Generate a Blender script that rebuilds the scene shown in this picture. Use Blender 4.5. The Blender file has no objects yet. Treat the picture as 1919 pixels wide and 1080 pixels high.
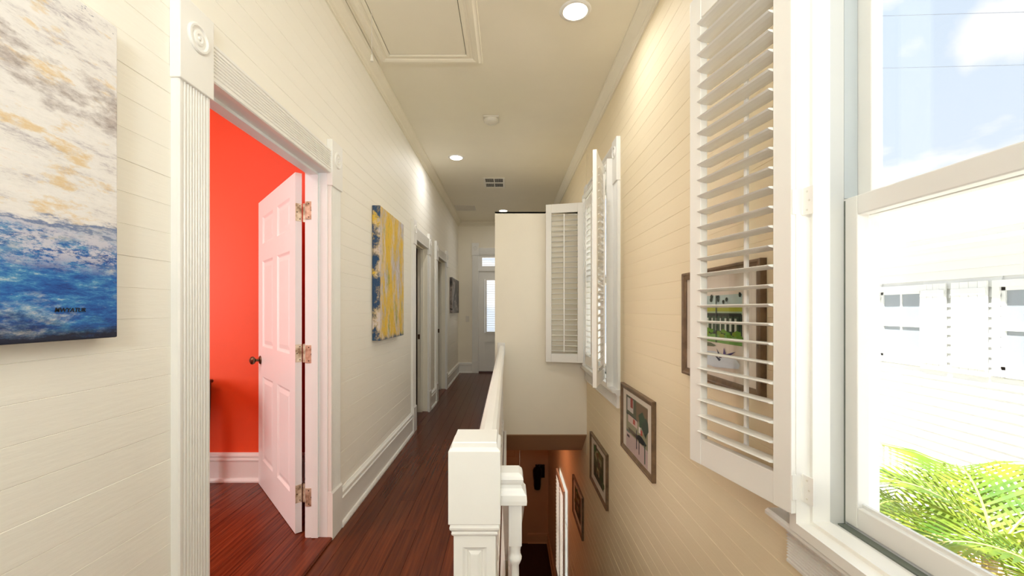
import bpy, bmesh, math, random
from mathutils import Vector, Matrix
random.seed(7)
S = bpy.context.scene
C = S.collection
PI = math.pi

# ------------------------------------------------------------------ camera
cd = bpy.data.cameras.new('camera'); cam = bpy.data.objects.new('camera', cd); C.objects.link(cam)
cam.location = (0, 0, 1.275); cam.rotation_euler = (PI/2, 0, 0)
cd.sensor_width = 36; cd.lens = 780/1919*36; cd.shift_x = 0.00443; cd.shift_y = 0.02136
cd.clip_start = 0.02; cd.clip_end = 300
S.camera = cam

# ------------------------------------------------------------------ exposure
S.view_settings.view_transform = 'Standard'; S.view_settings.look = 'None'
S.view_settings.exposure = 0.32; S.view_settings.gamma = 1.0; S.view_settings.use_curve_mapping = False
S.cycles.use_denoising = True
S.cycles.max_bounces = 10; S.cycles.diffuse_bounces = 6; S.cycles.transparent_max_bounces = 16
S.cycles.sample_clamp_indirect = 6

# ------------------------------------------------------------------ sky
w = bpy.data.worlds.new('sky'); S.world = w; w.use_nodes = True
nt = w.node_tree; nt.nodes.clear()
def N(nt, t, **k):
    n = nt.nodes.new(t)
    for a, b in k.items(): setattr(n, a, b)
    return n
out = N(nt, 'ShaderNodeOutputWorld'); bg = N(nt, 'ShaderNodeBackground')
tc = N(nt, 'ShaderNodeTexCoord'); sep = N(nt, 'ShaderNodeSeparateXYZ')
nt.links.new(tc.outputs['Generated'], sep.inputs[0])
gr = N(nt, 'ShaderNodeValToRGB'); nt.links.new(sep.outputs['Z'], gr.inputs[0])
gr.color_ramp.elements[0].position = 0.0; gr.color_ramp.elements[0].color = (.80, .89, 1.0, 1)
gr.color_ramp.elements[1].position = 0.75; gr.color_ramp.elements[1].color = (.66, .82, 1.0, 1)
mp = N(nt, 'ShaderNodeMapping'); mp.inputs['Scale'].default_value = (1, 1, 2.6); mp.inputs['Location'].default_value = (3.1, 1.7, .4)
nt.links.new(tc.outputs['Generated'], mp.inputs[0])
ns = N(nt, 'ShaderNodeTexNoise'); ns.inputs['Scale'].default_value = 2.6; ns.inputs['Detail'].default_value = 7; ns.inputs['Roughness'].default_value = .52
nt.links.new(mp.outputs[0], ns.inputs[0])
cr = N(nt, 'ShaderNodeValToRGB'); cr.color_ramp.elements[0].position = .52; cr.color_ramp.elements[1].position = .60
nt.links.new(ns.outputs[0], cr.inputs[0])
mx = N(nt, 'ShaderNodeMix', data_type='RGBA'); nt.links.new(cr.outputs[0], mx.inputs[0])
nt.links.new(gr.outputs[0], mx.inputs[6]); mx.inputs[7].default_value = (1.1, 1.1, 1.1, 1)
# one bank of cumulus beyond the neighbouring roof
nn = Vector((1.28, 1, .71)).normalized()
sub_ = N(nt, 'ShaderNodeVectorMath', operation='SUBTRACT'); sub_.inputs[1].default_value = nn
nt.links.new(tc.outputs['Generated'], sub_.inputs[0])
mp2 = N(nt, 'ShaderNodeMapping'); mp2.inputs['Scale'].default_value = (1, 1, 2.2); nt.links.new(sub_.outputs[0], mp2.inputs[0])
ln = N(nt, 'ShaderNodeVectorMath', operation='LENGTH'); nt.links.new(mp2.outputs[0], ln.inputs[0])
nz2 = N(nt, 'ShaderNodeTexNoise'); nz2.inputs['Scale'].default_value = 9; nz2.inputs['Detail'].default_value = 6
nt.links.new(tc.outputs['Generated'], nz2.inputs[0])
ma = N(nt, 'ShaderNodeMath', operation='MULTIPLY_ADD'); ma.inputs[1].default_value = .22; nt.links.new(nz2.outputs[0], ma.inputs[0]); nt.links.new(ln.outputs['Value'], ma.inputs[2])
mr_ = N(nt, 'ShaderNodeMapRange'); mr_.inputs[1].default_value = .20; mr_.inputs[2].default_value = .25; mr_.inputs[3].default_value = 1; mr_.inputs[4].default_value = 0
nt.links.new(ma.outputs[0], mr_.inputs[0])
mx2 = N(nt, 'ShaderNodeMix', data_type='RGBA'); nt.links.new(mr_.outputs[0], mx2.inputs[0]); nt.links.new(mx.outputs[2], mx2.inputs[6]); mx2.inputs[7].default_value = (1.1, 1.1, 1.1, 1)
nt.links.new(mx2.outputs[2], bg.inputs[0]); bg.inputs[1].default_value = .86
nt.links.new(bg.outputs[0], out.inputs[0])

# ------------------------------------------------------------------ sun and large lights
def light(kind, name, loc, energy, color=(1, 1, 1), rot=None, direction=None, **k):
    l = bpy.data.lights.new(name, kind); l.energy = energy; l.color = color
    for a, b in k.items(): setattr(l, a, b)
    o = bpy.data.objects.new(name, l); C.objects.link(o); o.location = loc
    if direction is not None: o.rotation_euler = Vector(direction).to_track_quat('-Z', 'Y').to_euler()
    elif rot: o.rotation_euler = rot
    return o
light('SUN', 'sun', (0, 0, 20), 11.5, (1, .985, .95), direction=(.45, .28, -.85), angle=.01)
light('AREA', 'rear_fill_light', (-.08, -1.46, 1.55), 5, (.88, .94, 1.0), direction=(0, 1, .0), shape='RECTANGLE', size=1.5, size_y=2.2)  # added fill from behind the camera; the back wall has no window
light('AREA', 'landing_ceiling_lamp', (-.1, .30, 2.98), 3.0, (.84, .92, 1), direction=(0, 0, -1), shape='RECTANGLE', size=.5, size_y=.5)
light('AREA', 'ceiling_fill_light', (-.1, -1.15, 1.9), 29, (.82, .91, 1), direction=(-.05, 1.2, 1), shape='DISK', size=.45)  # added unseen fill, aimed up to brighten the ceiling; no fixture stands here
light('AREA', 'red_room_daylight', (-4.3, 1.0, 1.6), 50, (1, .96, .92), direction=(1, .12, .05), shape='RECTANGLE', size=1.6, size_y=1.6)
light('AREA', 'red_room_lamp', (-2.4, 1.2, 2.95), 17, (1, .93, .82), direction=(0, 0, -1), shape='RECTANGLE', size=.8, size_y=.8)
light('AREA', 'downstairs_lamp', (.15, 6.0, -.34), 5.5, (1, .36, .17), direction=(0, 0, -1), shape='DISK', size=.3)

# ------------------------------------------------------------------ materials
def mat(name, col, rough=.5, metal=0, spec=.5):
    m = bpy.data.materials.new(name); m.use_nodes = True
    b = m.node_tree.nodes['Principled BSDF']
    b.inputs['Base Color'].default_value = (*col, 1); b.inputs['Roughness'].default_value = rough
    b.inputs['Metallic'].default_value = metal; b.inputs['Specular IOR Level'].default_value = spec
    return m
def srgb(r, g, b):
    f = lambda v: (v/255/12.92) if v/255 <= .04045 else ((v/255+.055)/1.055)**2.4
    return (f(r), f(g), f(b))
def bsdf(m): return m.node_tree.nodes['Principled BSDF']
def noise(m, scale=5, detail=4, rough=.5, mapping=(1, 1, 1), coord='Object', loc=(0, 0, 0), dist=0):
    t = m.node_tree; c = N(t, 'ShaderNodeTexCoord'); p = N(t, 'ShaderNodeMapping')
    p.inputs['Scale'].default_value = mapping; p.inputs['Location'].default_value = loc
    t.links.new(c.outputs[coord], p.inputs[0])
    n = N(t, 'ShaderNodeTexNoise'); n.inputs['Scale'].default_value = scale; n.inputs['Detail'].default_value = detail
    n.inputs['Roughness'].default_value = rough; n.inputs['Distortion'].default_value = dist
    t.links.new(p.outputs[0], n.inputs[0]); return n.outputs[0]
def ramp(m, fac, stops, interp='LINEAR'):
    t = m.node_tree; r = N(t, 'ShaderNodeValToRGB'); r.color_ramp.interpolation = interp
    e = r.color_ramp.elements
    while len(e) < len(stops): e.new(.5)
    for el, (p, c) in zip(e, stops): el.position = p; el.color = (*c, 1)
    t.links.new(fac, r.inputs[0]); return r.outputs[0]
def mixc(m, fac, a, b, mode='MIX'):
    t = m.node_tree; x = N(t, 'ShaderNodeMix', data_type='RGBA'); x.blend_type = mode
    for sock, v in ((0, fac), (6, a), (7, b)):
        if hasattr(v, 'is_output'): t.links.new(v, x.inputs[sock])
        elif isinstance(v, (int, float)): x.inputs[sock].default_value = v
        else: x.inputs[sock].default_value = (*v, 1)
    return x.outputs[2]
def setcol(m, out): m.node_tree.links.new(out, bsdf(m).inputs['Base Color'])
def bump(m, h, strength=.1, dist=.01):
    t = m.node_tree; b = N(t, 'ShaderNodeBump'); b.inputs['Strength'].default_value = strength; b.inputs['Distance'].default_value = dist
    t.links.new(h, b.inputs['Height']); t.links.new(b.outputs[0], bsdf(m).inputs['Normal'])

def paint_mat(name, col, var=.03, rough=.5, bs=.12, scale=3, mapping=(1, 1, 1)):
    m = mat(name, col, rough)
    n = noise(m, scale, 5, .6, mapping)
    d = tuple(c*(1-var*2) for c in col); l = tuple(min(1, c*(1+var)) for c in col)
    setcol(m, ramp(m, n, [(.3, d), (.7, l)]))
    n2 = noise(m, 38, 4, .6, (.25, .25, 2) if mapping != (1, 1, 1) else (1, 1, 1))
    bump(m, n2, bs, .004); return m
CREAM = srgb(245, 241, 230)
M_wall = paint_mat('cream_board_paint', CREAM, .012, .6, .22, 2.0, (1, .3, 3))
M_wall_r = paint_mat('cream_board_paint_right', srgb(240, 225, 192), .012, .6, .22, 2.0, (1, .3, 3))
M_plaster = paint_mat('cream_plaster_paint', srgb(245, 237, 218), .01, .5, .05)
M_ceil = paint_mat('ceiling_paint', srgb(243, 236, 217), .01, .6, .04)
M_white = paint_mat('white_trim_paint', srgb(240, 238, 232), .01, .35, .03, 6)
M_white2 = paint_mat('white_shutter_paint', srgb(243, 240, 232), .005, .35, .02, 6)
M_door = paint_mat('white_door_paint', srgb(236, 241, 240), .006, .38, .02, 5)
M_red = paint_mat('red_wall_paint', srgb(238, 84, 36), .02, .5, .06)
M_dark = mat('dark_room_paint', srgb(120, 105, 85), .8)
M_vinyl = mat('vinyl_sash_white', srgb(228, 226, 220), .4)
M_liner = mat('grey_jamb_liner', srgb(202, 202, 196), .4)
M_liner2 = mat('blue_grey_jamb_liner', srgb(184, 190, 190), .4)
M_track = mat('dark_sash_track', srgb(104, 110, 100), .6)
M_bronze = mat('aged_bronze', (.16, .10, .06), .35, .9)
M_brass = mat('worn_brass_hinge', (.62, .52, .33), .4, .55)
setcol(M_brass, ramp(M_brass, noise(M_brass, 30, 3), [(.35, (.30, .22, .13)), (.5, (.60, .52, .36)), (.7, (.82, .78, .62))]))
M_screw = mat('dark_screw', (.05, .04, .03), .5, .5)
M_black = mat('dark_gap', (.02, .018, .015), .8)
M_iron = mat('dark_iron', (.012, .010, .010), .3, .6)
M_plastic = mat('white_plastic', srgb(226, 220, 206), .4)
M_frame = mat('bronze_frame_wood', srgb(112, 88, 64), .4)
setcol(M_frame, ramp(M_frame, noise(M_frame, 14, 4, .6, (1, 1, 1)), [(.3, srgb(92, 72, 52)), (.7, srgb(132, 106, 78))]))
M_mat = mat('mat_board', srgb(226, 216, 200), .8)
M_desk = mat('dark_desk_wood', srgb(58, 22, 14), .3)
M_stair = mat('stair_wood', srgb(70, 30, 18), .35)

def wood(name, a, b, c, rough=.28, axis=(28, .9, 28)):
    m = mat(name, b, rough, 0, .2)
    t = m.node_tree; oi = N(t, 'ShaderNodeObjectInfo')
    co = N(t, 'ShaderNodeTexCoord'); mpn = N(t, 'ShaderNodeMapping'); mpn.inputs['Scale'].default_value = axis
    cb = N(t, 'ShaderNodeVectorMath', operation='SCALE'); cb.inputs[0].default_value = (17, 31, 5)
    t.links.new(oi.outputs['Random'], cb.inputs['Scale'])
    ad = N(t, 'ShaderNodeVectorMath', operation='ADD')
    t.links.new(co.outputs['Object'], ad.inputs[0]); t.links.new(cb.outputs[0], ad.inputs[1]); t.links.new(ad.outputs[0], mpn.inputs[0])
    n = N(t, 'ShaderNodeTexNoise'); n.inputs['Scale'].default_value = 2.2; n.inputs['Detail'].default_value = 7; n.inputs['Roughness'].default_value = .62; n.inputs['Distortion'].default_value = .4
    t.links.new(mpn.outputs[0], n.inputs[0])
    r = ramp(m, n.outputs[0], [(.25, a), (.5, b), (.78, c)])
    hs = N(t, 'ShaderNodeHueSaturation'); mr = N(t, 'ShaderNodeMapRange'); mr.inputs[3].default_value = .85; mr.inputs[4].default_value = 1.15
    t.links.new(oi.outputs['Random'], mr.inputs[0]); t.links.new(mr.outputs[0], hs.inputs['Value']); t.links.new(r, hs.inputs['Color'])
    setcol(m, hs.outputs[0]); bump(m, n.outputs[0], .06, .002)
    return m
M_floor = wood('red_brown_bamboo', srgb(66, 28, 13), srgb(92, 43, 21), srgb(114, 58, 30), .27)
M_floor_r = wood('red_brown_bamboo_room', srgb(66, 26, 12), srgb(104, 44, 22), srgb(140, 68, 38), .27)
M_nose = wood('threshold_wood', srgb(60, 24, 12), srgb(96, 42, 24), srgb(130, 64, 36), .3)

def glass_mat(name, tint=(1, 1, 1), fac=.07):
    m = bpy.data.materials.new(name); m.use_nodes = True; t = m.node_tree; t.nodes.clear()
    o = N(t, 'ShaderNodeOutputMaterial'); tr = N(t, 'ShaderNodeBsdfTransparent'); gl = N(t, 'ShaderNodeBsdfGlossy')
    tr.inputs[0].default_value = (*tint, 1); gl.inputs['Roughness'].default_value = .02
    mxs = N(t, 'ShaderNodeMixShader'); mxs.inputs[0].default_value = .05; t.links.new(tr.outputs[0], mxs.inputs[1]); t.links.new(gl.outputs[0], mxs.inputs[2])
    t.links.new(mxs.outputs[0], o.inputs[0]); return m
M_glass = glass_mat('window_glass')
M_lamp = bpy.data.materials.new('lamp_disc'); M_lamp.use_nodes = True
bsdf(M_lamp).inputs['Emission Color'].default_value = (1, .93, .80, 1); bsdf(M_lamp).inputs['Emission Strength'].default_value = 6

# ------------------------------------------------------------------ mesh helpers
class MB:
    def __init__(s): s.bm = bmesh.new(); s.mi = 0
    def face(s, vs, mi=None):
        try:
            f = s.bm.faces.new(vs); f.material_index = s.mi if mi is None else mi; return f
        except ValueError: return None
    def box(s, x0, x1, y0, y1, z0, z1, bev=0):
        if x0 > x1: x0, x1 = x1, x0
        if y0 > y1: y0, y1 = y1, y0
        if z0 > z1: z0, z1 = z1, z0
        v = [s.bm.verts.new(p) for p in ((x0,y0,z0),(x1,y0,z0),(x1,y1,z0),(x0,y1,z0),(x0,y0,z1),(x1,y0,z1),(x1,y1,z1),(x0,y1,z1))]
        fs = [s.face([v[i] for i in q]) for q in ((3,2,1,0),(4,5,6,7),(0,1,5,4),(1,2,6,5),(2,3,7,6),(3,0,4,7))]
        if bev > 0:
            es = list({e for f in fs for e in f.edges})
            bmesh.ops.bevel(s.bm, geom=es, offset=bev, segments=2, affect='EDGES', profile=.5)
        return s
    def prism(s, prof, a, b, axis):
        """prof: closed 2D polygon; extruded from a to b along axis. axis 0: prof=(y,z); 1: (x,z); 2: (x,y)"""
        def P(u, v, t): return {0: (t, u, v), 1: (u, t, v), 2: (u, v, t)}[axis]
        A = [s.bm.verts.new(P(u, v, a)) for u, v in prof]; B = [s.bm.verts.new(P(u, v, b)) for u, v in prof]
        n = len(prof)
        for i in range(n): s.face([A[i], A[(i+1) % n], B[(i+1) % n], B[i]])
        s.face(A[::-1]); s.face(B); return s
    def lathe(s, prof, center, segs=20, axis=2, closed=False):
        """prof: (r, h) list"""
        rings = []
        for r, h in prof:
            ring = []
            for k in range(segs):
                a = 2*PI*k/segs; u, v = r*math.cos(a), r*math.sin(a)
                p = {2: (u, v, h), 0: (h, u, v), 1: (u, h, v)}[axis]
                ring.append(s.bm.verts.new((center[0]+p[0], center[1]+p[1], center[2]+p[2])))
            rings.append(ring)
        for a, b in zip(rings, rings[1:]):
            for k in range(segs): s.face([a[k], a[(k+1) % segs], b[(k+1) % segs], b[k]])
        s.face(rings[0][::-1]); s.face(rings[-1]); return s
    def tube(s, pts, r, segs=8):
        rings = []
        pts = [Vector(p) for p in pts]
        for i, p in enumerate(pts):
            d = (pts[min(i+1, len(pts)-1)]-pts[max(i-1, 0)]).normalized()
            q = d.to_track_quat('Z', 'Y'); rr = r[i] if isinstance(r, (list, tuple)) else r
            rings.append([s.bm.verts.new(p+q @ Vector((rr*math.cos(2*PI*k/segs), rr*math.sin(2*PI*k/segs), 0))) for k in range(segs)])
        for a, b in zip(rings, rings[1:]):
            for k in range(segs): s.face([a[k], a[(k+1) % segs], b[(k+1) % segs], b[k]])
        s.face(rings[0][::-1]); s.face(rings[-1]); return s
    def build(s, name, mats, parent=None, smooth=False, at=None):
        bmesh.ops.recalc_face_normals(s.bm, faces=s.bm.faces)
        me = bpy.data.meshes.new(name)
        base = Vector((0, 0, 0))
        if parent is not None and parent.get('_base') is not None: base = Vector(parent['_base'])
        if at is not None:
            base = Vector(at)
        if base.length: bmesh.ops.translate(s.bm, verts=s.bm.verts, vec=-base)
        if smooth:
            for f in s.bm.faces: f.smooth = True
        s.bm.to_mesh(me); s.bm.free()
        if smooth:
            try: me.set_sharp_from_angle(angle=math.radians(38))
            except Exception: pass
        for m in (mats if isinstance(mats, (list, tuple)) else [mats]): me.materials.append(m)
        o = bpy.data.objects.new(name, me); C.objects.link(o)
        if parent is not None: o.parent = parent
        elif at is not None: o.location = at
        return o
def empty(name, loc=(0, 0, 0), rz=0, world_parts=True):
    """root at loc. world_parts: children are authored in world coordinates"""
    o = bpy.data.objects.new(name, None); C.objects.link(o); o.location = loc; o.rotation_euler = (0, 0, rz)
    o.empty_display_size = .1
    if world_parts: o['_base'] = tuple(loc)
    return o
def tag(o, label, cat, group=None):
    o['label'] = label; o['category'] = cat
    if group: o['group'] = group
    return o
def struct(o, label=None, cat=None):
    o['kind'] = 'structure'
    if label: o['label'] = label
    if cat: o['category'] = cat
    return o
def B(x0, x1, y0, y1, z0, z1, bev=0): return MB().box(x0, x1, y0, y1, z0, z1, bev)

XL, XR = -1.0, .835            # wall faces
ZC = 3.05                      # ceiling
YB, YE = -1.6, 8.43            # back wall, end wall
ZL = -3.485                    # lower floor
YP = 4.38                      # partition face
BW = .0833                     # board width

# ================================================================== STRUCTURE
# ---- floors
fl = B(XL-.12, -.034, YB, YE+.12, -.26, -.014).box(-.034, XR+.02, YB, .93, -.26, -.014).box(-.034, XR+.02, YP+.3, YE+.12, -.24, -.014)
floor = struct(fl.build('floor', M_stair), 'red-brown wood strip floor of the upstairs hall', 'floor')
def planks(parent, x0, x1, y0, y1, z, w_, m, seed, minlen=1.1, maxlen=2.1, th=.014):
    r = random.Random(seed); x = x0; cache = {}
    while x < x1-.01:
        xx = min(x+w_, x1); y = y0-r.random()*1.2
        while y < y1-.01:
            L = r.uniform(minlen, maxlen); a, b = max(y, y0), min(y+L, y1)
            if y1-b < .35: b = y1; L = y1-y
            if b-a > .05:
                g = .0005; bw = xx-x
                p = MB().prism([(-bw/2+g, 0), (bw/2-g, 0), (bw/2-g, th-.001), (bw/2-g-.0012, th), (-bw/2+g+.0012, th), (-bw/2+g, th-.001)], g, b-a-g, 1)
                o = p.build('plank', m); o.parent = parent; o.location = (x+bw/2, a, z-th+r.uniform(-.0003, .0003))
            y += L
        x = xx
planks(floor, XL, -.036, YB, YE, 0, .0964, M_floor, 3)
planks(floor, -.036, XR, YB, .92, 0, .0964, M_floor, 4)
# threshold and red room floor
thr = struct(MB().prism([(-1.055, 0), (-.972, 0), (-.968, .008), (-.975, .016), (-1.055, .018)], 1.372, 2.305, 1).build('trim_1', M_nose))
fr = struct(B(-4.6, -1.055, -1.2, 3.1, -.2, -.001).build('floor_red_room', M_stair), 'wood strip floor inside the red room', 'floor')
planks(fr, -4.5, -1.056, -1.0, 3.07, .014, .0964, M_floor_r, 9)

# ---- wall builder: boards with V-jointed edges along a rectangle list
def boards(parent, xface, sgn, segs, z0, z1, m, seed, name='plank'):
    """segs: function(zmid)->list of (y0,y1). sgn: +1 when room is at +x of the face"""
    r = random.Random(seed); z = z0
    zs = []
    k0 = math.floor((z0-1.167)/BW)
    k = k0
    while 1.167+k*BW < z1:
        a, b = max(1.167+k*BW, z0), min(1.167+(k+1)*BW, z1)
        if b-a > .01:
            for (ya, yb) in segs((a+b)/2, a, b):
                j = r.uniform(-.0005, .0005); h = b-a; t = .014; g = .0; c = .0014
                pr = [(0, g), (t-c, g), (t, g+c*.8), (t, h-g-c*.8), (t-c, h-g), (0, h-g)]
                pr = [(sgn*u, v) for u, v in pr]
                o = MB().prism(pr, 0, yb-ya, 1).build(name, m); o.parent = parent
                o.location = (xface-sgn*t+sgn*j, ya, a)
        k += 1

DOORS = [(1.352, 2.322, 2.045), (4.43, 5.20, 2.045), (5.82, 6.68, 2.045)]  # rough openings in the left wall
wl = MB()
ys = [YB-.1]+[v for d in DOORS for v in d[:2]]+[YE+.1]
for i in range(0, len(ys), 2): wl.box(XL-.105, XL-.014, ys[i], ys[i+1], -.02, ZC)
for a, b, h in DOORS: wl.box(XL-.105, XL-.014, a, b, h, ZC)
wall_left = struct(wl.build('wall_left', M_wall), 'cream painted horizontal board wall with three doorways', 'wall')
def segs_left(zm, a, b):
    if a >= 2.045: return [(YB, YE)]
    if b > 2.045 + .06: return [(YB, YE)]
    return [(ys[i] if i else YB, ys[i+1] if i < 6 else YE) for i in range(0, 8, 2)]
boards(wall_left, XL, 1, segs_left, 0, ZC, M_wall, 11)
struct(B(XL-.13, XL-.105, YB, 3.1, -.2, ZC).build('wall_red_room_east', M_red)) if False else None

# right wall : windows w1 (0.18..1.10), w2 (3.2..4.25), w3 lower
W1 = (.20, 1.12, .69, 2.43); W2 = (3.20, 4.26, .69, 2.43); W3 = (5.78, 6.68, -2.95, -1.22)
XO = .955
def wall_with_holes(name, m, x0, x1, y0, y1, z0, z1, holes):
    b = MB(); yy = sorted({y0, y1} | {h[0] for h in holes} | {h[1] for h in holes})
    for a, c in zip(yy, yy[1:]):
        hs = sorted([h for h in holes if h[0] <= a and h[1] >= c], key=lambda h: h[2]); z = z0
        for h in hs: b.box(x0, x1, a, c, z, h[2]); z = h[3]
        b.box(x0, x1, a, c, z, z1)
    return b.build(name, m)
wall_right = struct(wall_with_holes('wall_right', M_white, XR+.014, XO, YB-.1, YE+.3, ZL-.1, ZC+.1, [W1, W2, W3]), 'tan-cream horizontal board wall above the stairs with two shuttered windows', 'wall')
def segs_right(zm, a, b):
    def cut(lst, h):
        r = []
        if not (zm > h[2] and zm < h[3]): return lst
        for u, v in lst:
            if h[0] > u: r.append((u, min(v, h[0])))
            if h[1] < v: r.append((max(u, h[1]), v))
        return r
    lst = [(YB, YP), (YP+.02, YE)] if zm > -.26 else [(.9, 8.5)]
    for h in (W1, W2, W3): lst = cut(lst, h)
    return [(u, v) for u, v in lst if v-u > .02]
boards(wall_right, XR, -1, segs_right, ZL, ZC, M_wall_r, 12)

# ceiling, back and end wall
struct(B(XL-.12, XO+.02, YB-.1, YE+.2, ZC, ZC+.1).build('ceiling', M_ceil), 'cream painted hall ceiling', 'ceiling')
struct(MB().box(XL-.1, XO, YB-.1, YB, -.26, ZC).build('wall_back', M_plaster))
# end wall with door and transom opening
DX0, DX1 = -.585, .335
ew = MB().box(XL-.1, DX0-.02, YE, YE+.12, -.02, ZC).box(DX1+.02, XO, YE, YE+.12, -.02, ZC).box(DX0-.02, DX1+.02, YE, YE+.12, 2.40, ZC)
struct(ew.build('wall_end', M_plaster), 'cream plaster wall at the far end of the hall', 'wall')
# partition box over the stair headroom
pb = MB().box(-.132, XR+.014, YP, YP+.11, -.036, 2.308).box(-.132, -.03, YP+.11, 5.5, -.036, 2.308).box(-.132, XR-.016, 5.4, 5.5, -.036, 2.308).box(-.132, XR-.016, YP, 5.5, 2.29, 2.3085)
struct(pb.build('wall_partition', M_plaster), 'freestanding cream partition rising between the railing and the far window', 'wall')
# sloped soffit and lower ceiling
M_soffit_shaded = paint_mat('soffit_paint_shaded', srgb(184, 148, 114), .01, .5, .04)  # shade under the partition put into a darker copy of the wall colour
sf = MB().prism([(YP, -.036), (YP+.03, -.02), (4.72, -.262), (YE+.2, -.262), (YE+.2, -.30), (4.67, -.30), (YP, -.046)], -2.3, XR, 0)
struct(sf.build('ceiling_downstairs', M_soffit_shaded), 'sloped soffit and low ceiling over the stairs', 'ceiling')
# stairwell left wall, below the hall floor
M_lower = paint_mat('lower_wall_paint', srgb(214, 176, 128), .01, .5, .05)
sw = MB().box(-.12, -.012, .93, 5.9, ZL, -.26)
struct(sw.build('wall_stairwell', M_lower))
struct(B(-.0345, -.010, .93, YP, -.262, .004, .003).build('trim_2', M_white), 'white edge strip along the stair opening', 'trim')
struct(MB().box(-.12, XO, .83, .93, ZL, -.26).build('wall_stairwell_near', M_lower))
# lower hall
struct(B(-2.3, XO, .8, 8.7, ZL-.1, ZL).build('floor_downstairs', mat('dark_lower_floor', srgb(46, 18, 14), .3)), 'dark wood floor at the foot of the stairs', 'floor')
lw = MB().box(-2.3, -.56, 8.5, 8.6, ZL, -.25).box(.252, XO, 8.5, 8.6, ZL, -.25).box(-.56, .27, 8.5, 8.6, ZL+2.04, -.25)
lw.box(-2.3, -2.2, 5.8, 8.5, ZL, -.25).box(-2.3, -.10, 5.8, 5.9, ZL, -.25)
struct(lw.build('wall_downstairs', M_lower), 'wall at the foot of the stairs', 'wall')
# base / crown profiles
def basep(h=.21, t=.026):
    return [(0, 0), (t+.012, 0), (t+.012, .012), (t+.006, .024), (t-.004, .026), (t-.004, h-.062), (t+.002, h-.056), (t+.002, h-.046), (t-.006, h-.040),
            (t-.006, h-.030), (t, h-.024), (t-.002, h-.014), (t-.014, h-.004), (t-.016, h), (0, h)]
def base_y(name, x, sgn, y0, y1, z=0, h=.21, m=None, label=None):
    return struct(MB().prism([(x+sgn*u, z+v) for u, v in basep(h)], y0, y1, 1).build(name, m or M_white), label, 'baseboard' if label else None)
base_y('baseboard_left', XL, 1, YB, 1.235, label='white baseboard left of the red room doorway')
base_y('baseboard_left_middle', XL, 1, 2.436, 4.30, label='white baseboard under the yellow painting')
base_y('baseboard_left_gap', XL, 1, 5.33, 5.69)
base_y('baseboard_left_far', XL, 1, 6.81, YE, label='white baseboard under the dark grey painting')
struct(MB().prism([(YE-u, v) for u, v in basep()], XL+.02, DX0-.13, 0).build('baseboard_end', M_white), 'white baseboard beside the far door', 'baseboard')
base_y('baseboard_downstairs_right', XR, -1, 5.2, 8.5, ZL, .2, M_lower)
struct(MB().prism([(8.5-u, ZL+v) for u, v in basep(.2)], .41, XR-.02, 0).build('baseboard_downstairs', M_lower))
crown = [(0, 0), (.074, 0), (.074, -.010), (.066, -.014), (.060, -.024), (.046, -.036), (.030, -.050), (.024, -.058), (.024, -.064), (.012, -.070), (.012, -.080), (0, -.080)]
struct(MB().prism([(XL+u, ZC+v) for u, v in crown], YB, YE, 1).build('trim_3', M_ceil), 'cream crown moulding along the doorway wall', 'trim')
struct(MB().prism([(XR-u, ZC+v) for u, v in crown], YB, YE, 1).build('trim_4', M_ceil), 'cream crown moulding along the window wall', 'trim')
struct(MB().prism([(YE-u, ZC+v) for u, v in crown], XL, XR, 0).build('trim_5', M_ceil), 'cream crown moulding over the far door', 'trim')

# ---- fluted casings
def fluted(width, t, flutes=7):
    """2D profile (along width u, proud v)"""
    p = [(0, 0), (0, t-.004), (.004, t), (.014, t), (.016, t-.004), (.020, t-.004), (.022, t)]
    a, b = .026, width-.026; s = (b-a)/flutes
    for i in range(flutes):
        u = a+i*s
        p += [(u+s*.12, t), (u+s*.3, t-.0045), (u+s*.7, t-.0045), (u+s*.88, t)]
    p += [(width-.022, t), (width-.020, t-.004), (width-.016, t-.004), (width-.014, t), (width-.004, t), (width, t-.004), (width, 0)]
    return p
def rosette_bm(c, axis, sgn, R=.045):
    prof = [(R, 0), (R, .003), (R*.92, .007), (R*.80, .007), (R*.72, .001), (R*.52, .001), (R*.44, .006), (R*.30, .007), (R*.22, .003), (R*.14, .004), (R*.10, .008), (.0005, .009)]
    return MB().lathe([(r, sgn*h) for r, h in prof], c, 24, axis)
def casing_x(root, xf, sgn, y0, y1, ztop, zbot, wid=.131, t=.025, plinth=.265, block=(1.965, 2.222), head=True, m=M_white):
    """door/window trim on a wall whose face is x=xf, room at sgn. y0/y1 = opening"""
    pz = zbot+plinth if plinth else zbot
    for (a, side) in ((y0-wid, 0), (y1, 1)):
        pr = [(xf+sgn*v, a+u) for u, v in fluted(wid, t)]
        MB().prism(pr, pz, block[0], 2).build('side_casing', m, root)
        bb = B(xf, xf+sgn*(t+.008), a-.006, a+wid+.006, block[0], block[1], .003)
        o = bb.build('corner_block', m, root)
        rs = rosette_bm((xf+sgn*(t+.008), a+wid/2, (block[0]+block[1])/2+.03), 0, sgn).build('rosette', m, None, True)
        rs.parent = o
        if root.get('_base') is not None: rs.location = -Vector(root['_base'])
        if plinth:
            MB().prism([(xf, zbot), (xf+sgn*(t+.007), zbot), (xf+sgn*(t+.007), pz-.012), (xf+sgn*(t-.002), pz), (xf, pz)], a-.003, a+wid+.003, 1).build('plinth_block', m, root)
    if head:
        pr = [(xf+sgn*v, ztop+u) for u, v in fluted(wid, t)]
        MB().prism(pr, y0-.0, y1+.0, 1).build('head_casing', m, root)

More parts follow.
